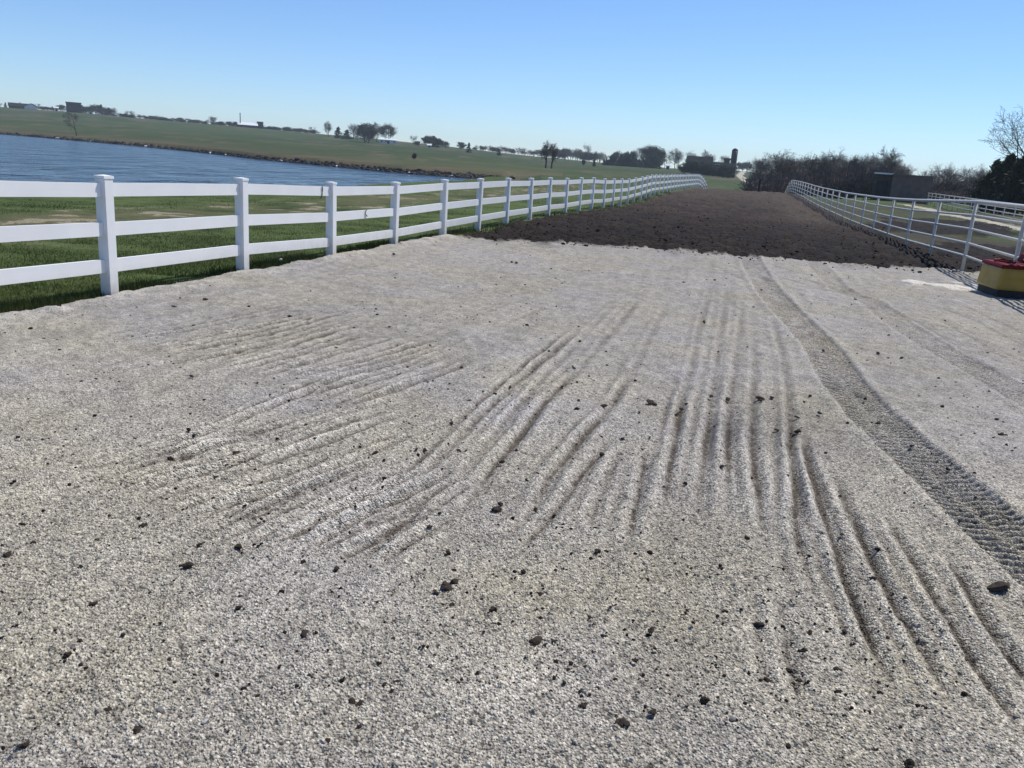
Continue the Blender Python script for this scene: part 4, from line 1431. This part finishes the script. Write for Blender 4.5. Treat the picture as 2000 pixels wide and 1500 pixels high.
# --- grove with white trailer
GG = "grove above the far shore"
for px, tp, ms, th, wd, r_, lb in (
        (642, 240, BUDDY, BH, .8, 500, "pale tall budding tree at the left end of the grove"),
        (660, 247, CED, CH_, 1.1, 490, "pointed black evergreen right of the pale budding tree"),
        (677, 253, CED, CH_, 1.6, 480, "lower dark evergreen in the grove"),
        (690, 243, BARE, BH, 1.1, 500, "purplish bare tree in the middle of the grove"),
        (698, 246, BARE, BH, 1.1, 480, "second bare tree in the middle of the grove, right of the purplish one"),
        (712, 242, ROUND, LH, 1.2, 440, "largest dark green tree in the middle of the grove"),
        (720, 248, ROUND, LH, 1.1, 430, "dark green tree with low crown at the foot of the grove"),
        (735, 243, BUDDY, BH, 1.0, 470, "pale grey-green tree right of the dark middle of the grove"),
        (752, 243, BUDDY, BH, 1.0, 470, "left crown of the pale pair above the white trailer"),
        (760, 244, BUDDY, BH, 1.0, 468, "right crown of the pale pair above the white trailer"),
        (806, 264, BARE, BH, 1.0, 480, "bare tree left of the dark blocky tree clump"),
        (815, 276, ROUND, LH, 1.6, 470, "low dark tree at the left of the blocky clump"),
        (836, 266, ROUND, LH, 1.3, 460, "left half of the dark blocky tree clump"),
        (846, 265, CED, CH_, 1.6, 462, "peaked tree on top of the dark blocky clump"),
        (855, 271, ROUND, LH, 1.2, 462, "right half of the dark blocky tree clump"),
        (869, 277, ROUND, LH, 1.3, 480, "small round tree right of the blocky clump"),
        (900, 279, ROUND, LH, 1.6, 500, "rounded low tree on the skyline right of the blocky clump"),
        (915, 278, CED, CH_, .8, 400, "small pointed evergreen standing in the field below the skyline"),
        (974, 290, CED, CH_, 1.0, 420, "tiny dark evergreen in the field left of the bare pair")):
    plant(ms, th, "grove_tree", px, r_, tp, lb, "tree", GG, wd * 1.25, .5)
# --- low treeline
TG = "distant treeline left of the farm"
for k in range(64):
    px = 925 + k * 4.0 + random.uniform(-2, 2)
    tp = np.interp(px, [925, 1000, 1060, 1110, 1180], [285, 290, 296, 294, 301]) + random.uniform(-3, 5)
    ms, th = random.choice(((BARE, BH), (ROUND, LH), (BARE, BH), (BUDDY, BH)))
    plant(ms, th, "distant_tree", px, random.uniform(540, 600), tp, "small hazy tree in the distant treeline left of the farm", "tree", TG, random.uniform(1.5, 2.4), .4)
plant(BARE, BH, "distant_tree", 1142, 480, 283, "tall thin tree standing above the distant treeline", "tree", TG, .8)
plant(BARE, BH, "distant_tree", 1102, 500, 289, "round-crowned bare tree above the distant treeline", "tree", TG, 1.2)
plant(CED, CH_, "field_shrub", 1161, 330, 311, "tiny dark shrub in the field in front of the treeline", "shrub")
plant(ROUND, LH, "field_shrub", 1139, 330, 313, "pale rounded shrub in the field in front of the treeline", "shrub")
# --- dark windbreak and farm trees
FG = "windbreak and farm trees"
for px, tp, ms, th, wd, r_ in (
        (1184, 309, CED, CH_, 1.3, 430), (1192, 303, CED, CH_, 1.3, 440), (1201, 298, ROUND, LH, 1.0, 450), (1206, 297, BUDDY, BH, 1.0, 455), (1212, 301, CED, CH_, 1.3, 440),
        (1222, 300, ROUND, LH, 1.2, 450), (1229, 296, ROUND, LH, 1.0, 450), (1236, 298, CED, CH_, 1.0, 440), (1241, 293, BARE, BH, .9, 470), (1250, 288, BARE, BH, 1.2, 470),
        (1258, 290, BARE, BH, 1.0, 470), (1262, 293, ROUND, LH, 1.1, 440), (1272, 289, ROUND, LH, 1.2, 440), (1281, 291, ROUND, LH, 1.1, 440), (1288, 298, ROUND, LH, 1.0, 440),
        (1298, 300, BARE, BH, 1.0, 470), (1318, 294, BUDDY, BH, 1.1, 430), (1324, 296, BARE, BH, 1.2, 430), (1342, 297, BARE, BH, 1.1, 420), (1352, 300, BARE, BH, 1.0, 420),
        (1376, 297, BUDDY, BH, 1.1, 415), (1384, 302, BARE, BH, .9, 415), (1408, 304, BARE, BH, 1.0, 410), (1416, 306, BARE, BH, .9, 410),
        (1442, 318, ROUND, LH, 1.2, 600), (1450, 319, ROUND, LH, 1.2, 600), (1458, 317, ROUND, LH, 1.2, 580)):
    lb = ("dark tree in the dense windbreak left of the barn" if px < 1292 else "bare tree standing among the farm buildings below the silo" if px < 1430 else "small tree beside the far road at the skyline")
    plant(ms, th, "farm_tree", px, r_, tp, lb, "tree", FG if px < 1292 else "trees around the farm" if px < 1430 else "trees at the end of the farm road", wd, .3)
for k in range(16):
    px = 1180 + k * 6.8
    plant(CED, CH_, "cedar_tree", px, 425, 308 + random.uniform(-4, 4), "low dark cedar at the foot of the windbreak left of the barn", "tree", "cedars at the foot of the windbreak", 1.8, .3)

for px, tp in ((1338, 320), (1352, 316), (1371, 322), (1383, 319), (1393, 327), (1412, 325), (1422, 321)):
    plant(ROUND, LH, "farm_tree", px, 300, tp, "dark low tree in front of the farm buildings left of the silo", "tree", "low trees in front of the farm", 1.5, .5)
# ------------------------------------------------------------------ buildings
M_ROOFW = plain_mat("white_metal_roof", (.72, .73, .74), .4, .06, 1.0)
M_WALLW = plain_mat("white_siding", (.70, .70, .68), .6, .08, 1.0)
M_DARKW = plain_mat("dark_boards", (.030, .029, .030), .9, .3, 1.0, .03)
M_ROOFD = plain_mat("dark_shingles", (.020, .020, .022), .95, .25, 1.0, .02)
M_GLASS = plain_mat("window_glass", (.02, .025, .03), .1)
M_CONC = plain_mat("grey_concrete", (.30, .29, .28), .85, .2, .8)
M_BROWN = plain_mat("brown_metal_siding", (.19, .14, .122), .85, .15, 2.0, .05)


def house(name, label, cat, px, r, w, d, hw, hr, rz, mw, mr, sink=0.3, windows=0, door=True, hip=0.0):
    """gabled building: walls, roof, windows, door"""
    aa_ = R(bearing(px)); x, y = math.sin(aa_) * r, math.cos(aa_) * r
    e = empty(name, (x, y, gz(x, y) - sink), -aa_ + rz)
    tag(e, label, cat)
    m = MB(); m.box((0, 0, hw / 2), (w, d, hw))
    if hr > .6:
        for s_ in (-1, 1):
            m.add([(s_ * w / 2 * .999, -d / 2, hw), (s_ * w / 2 * .999, d / 2, hw), (s_ * w / 2 * .999, 0, hw + hr)], [(0, 1, 2)])
    m.build("wall", mw, e)
    m = MB(); o_ = .35; t_ = .14
    for s_ in (-1, 1):
        y0 = s_ * (d / 2 + o_); z0 = hw - hr * o_ / (d / 2)
        hx = w / 2 + o_; rx = hx - hip
        a = [(-hx, y0, z0 + .02), (hx, y0, z0 + .02), (rx, 0, hw + hr + .02), (-rx, 0, hw + hr + .02)]
        b_ = [(p[0], p[1], p[2] + t_) for p in a]
        m.add(a + b_, [(0, 1, 2, 3), (7, 6, 5, 4), (0, 4, 5, 1), (1, 5, 6, 2), (2, 6, 7, 3), (3, 7, 4, 0)])
    m.build("roof", mr, e)
    for k in range(windows):
        xx = (k + .5) / windows * w - w / 2
        if door and windows > 1 and k == windows // 2: continue
        m = MB(); m.box((xx, -d / 2 - .02, hw * .58), (w / windows * .32, .06, hw * .32)); m.build("window", M_GLASS, e)
    if door:
        m = MB(); m.box((w * .02, -d / 2 - .03, min(2.1, hw * .75) / 2), (1.2, .07, min(2.1, hw * .75))); m.build("door", mw if mw is not M_WALLW else M_DARKW, e)
    return e


# left hilltop
house("farm_house", "long dark-roofed farm building at the left end of the hilltop", "house", 45, 680, 15, 8, 1.6, 2.0, 0, M_DARKW, M_ROOFD, .3, 4)
house("farm_house", "hilltop house with a white gable end facing the pond", "house", 65, 676, 3.6, 8, 1.9, 2.0, R(75), M_WALLW, M_ROOFD, .3, 2)
house("garden_shed", "tiny white shed beside the hilltop hedge", "shed", 112.5, 668, 2.6, 3, 2.2, .7, 0, M_WALLW, M_ROOFW, .2, 0)
house("farm_house", "square flat-topped dark house at the highest point of the hilltop grove", "house", 147, 655, 9.0, 9, 6.2, .5, 0, M_DARKW, M_ROOFD, .3, 3)
house("garden_shed", "small pale shed under the hilltop grove right of the square house", "shed", 179, 650, 3.2, 3, 1.8, .8, 0, M_WALLW, M_ROOFD, .2, 0)
# white-roofed barn on the slope
e = house("white_barn", "long low barn with a bright white roof on the skyline left of the grove", "barn", 484, 630, 13, 8, 2.0, 1.7, R(4), M_DARKW, M_ROOFW, .5, 3)
m = MB(); m.box((8.6, 1.5, 2.2), (4, 4, 5.0)); m.box((8.6, 1.5, 4.8), (4.3, 4.3, .3)); m.build("annex", M_DARKW, e)
aa_ = R(bearing(470)); p = (math.sin(aa_) * 628, math.cos(aa_) * 628)
m = MB(); m.tube([(0, 0, -.5), (0, 0, 9.0)], [.35, .28], 8); m.box((0, 0, 9.1), (.8, .8, .3))
o = m.build("utility_pole", M_DARKW); o.location = (p[0], p[1], gz(*p)); tag(o, "dark pole standing at the left end of the white-roofed barn", "pole")
# trailer by the grove
house("white_trailer", "long low white trailer house under the pale trees of the grove", "trailer", 757, 450, 8.5, 4, 1.9, .55, R(3), M_WALLW, M_ROOFW, .2, 4)
house("garden_shed", "tiny white shed in front of the dark blocky tree clump", "shed", 838, 440, 1.8, 2, 1.2, .5, 0, M_WALLW, M_ROOFW, .1, 0)
house("garden_shed", "tiny white shed between the windbreak and the farm trees", "shed", 1304, 420, 1.8, 2, 1.9, .6, 0, M_WALLW, M_ROOFW, .1, 0)
# farm below the silo
house("barn", "large dark gambrel-like barn left of the silo", "barn", 1364, 350, 9.5, 8, 4.4, 2.2, R(-6), M_DARKW, M_ROOFD, .3, 3)
e = house("barn", "low dark farm building with a sunlit pale roof corner in front of the silo", "barn", 1402, 315, 11, 7, 3.4, 1.6, R(10), M_DARKW, M_ROOFD, .3, 3)
m = MB(); m.box((-1.0, -2.3, 4.35), (1.6, 1.2, .12)); m.build("pale_roof_corner", M_ROOFW, e)  # white slab paints in the roof's pale sunlit corner
house("grain_bin_house", "small square tower-like building just left of the silo", "building", 1417, 352, 2.2, 2.4, 6.4, .4, 0, M_DARKW, M_ROOFD, .3, 1)
house("machine_shed", "long low dark shed in front of the farm trees", "shed", 1385, 330, 14, 6, 2.2, 1.0, 0, M_DARKW, M_ROOFD, .3, 4)
# silo
r_ = 345
aa_ = R(bearing(1430)); x, y = math.sin(aa_) * r_, math.cos(aa_) * r_
zb = gz(x, y); ht = at_range(1433, 291, r_)[2] - zb
e = empty("silo", (x, y, zb)); tag(e, "tall dark tower silo with domed top and pale lower part above the farm", "silo")
m = MB(); m.tube([(0, 0, -.3), (0, 0, ht * .34)], 1.15, 20); m.build("base", M_CONC, e, True)
m = MB(); m.tube([(0, 0, ht * .34 + .003), (0, 0, ht * .93)], 1.17, 20)
for k in range(10):
    zz = ht * (.36 + .055 * k); m.tube([(1.18 * math.cos(t), 1.18 * math.sin(t), zz) for t in np.linspace(0, 6.283, 25)], .025, 4, False)
m.build("tank", plain_mat("dark_blue_steel", (.03, .035, .045), .5, .2, 1.0), e, True)
m = MB(); m.tube([(0, 0, ht * .93 + .003)] + [(0, 0, ht * .93 + 1.0 * math.sin(t)) for t in (.35, .8, 1.2, 1.5)], [1.19] + [1.17 * math.cos(t) for t in (.35, .8, 1.2, 1.5)], 20)
m.build("dome", M_ROOFD, e, True)
m = MB(); m.box((0, -1.35, ht * .62), (.45, .25, ht * .56)); m.build("chute", M_DARKW, e)

# brown shed behind the pipe fence
pS = np.array([38.6, 89.0]); aS = math.atan2(pS[0], pS[1])
e = empty("livestock_shed", (pS[0], pS[1], gz(*pS) - .1), -aS)
tag(e, "brown metal livestock shed with a pale fascia over its dark end", "shed")
w_, d_, h_ = 3.7, 3.4, 2.75
m = MB()
m.box((w_ / 2 - .3, .1, h_ / 2), (w_, d_, h_)); 
for k in range(20):
    m.box((-.25 + (k + .5) * w_ / 20, .1 - d_ / 2 - .012, h_ / 2), (.05, .024, h_ - .05))
m.build("wall", M_BROWN, e)
m = MB(); m.box((-1.2, .4, h_ / 2 - .03), (1.78, d_ - .8, h_ - .06)); m.build("bay", plain_mat("shaded_boards", (.09, .075, .068), .9, .3, 2.0, .05), e)
m = MB(); m.box((-1.2, -.98, h_ + .10), (1.85, .9, .16)); m.build("fascia", M_ROOFW, e)
m = MB(); m.box((w_ / 2 - .3, .1, h_ + .06), (w_ + .2, d_ + .3, .12)); m.box((-1.2, .55, h_ + .03), (1.8, d_ - 1.0, .12)); m.build("roof", M_BROWN, e)
m = MB(); m.box((-1.2, -1.03, 1.05), (1.1, .05, 2.1)); m.build("door", M_BLK, e)

# ------------------------------------------------------------------ air
M_HAZE = bpy.data.materials.new("haze"); M_HAZE.use_nodes = True
nt = M_HAZE.node_tree
nt.nodes.remove(nt.nodes["Principled BSDF"])
pv = nt.nodes.new("ShaderNodeVolumePrincipled")
pv.inputs["Color"].default_value = (0.80, 0.92, 1.0, 1)
pv.inputs["Density"].default_value = 0.00026
nt.links.new(pv.outputs[0], nt.nodes["Material Output"].inputs["Volume"])
m = MB(); m.box((0, 0, 9), (3300, 3300, 50))
tag(m.build("haze", M_HAZE), "thin pale haze over the fields", kind="stuff")

# ------------------------------------------------------------------ done
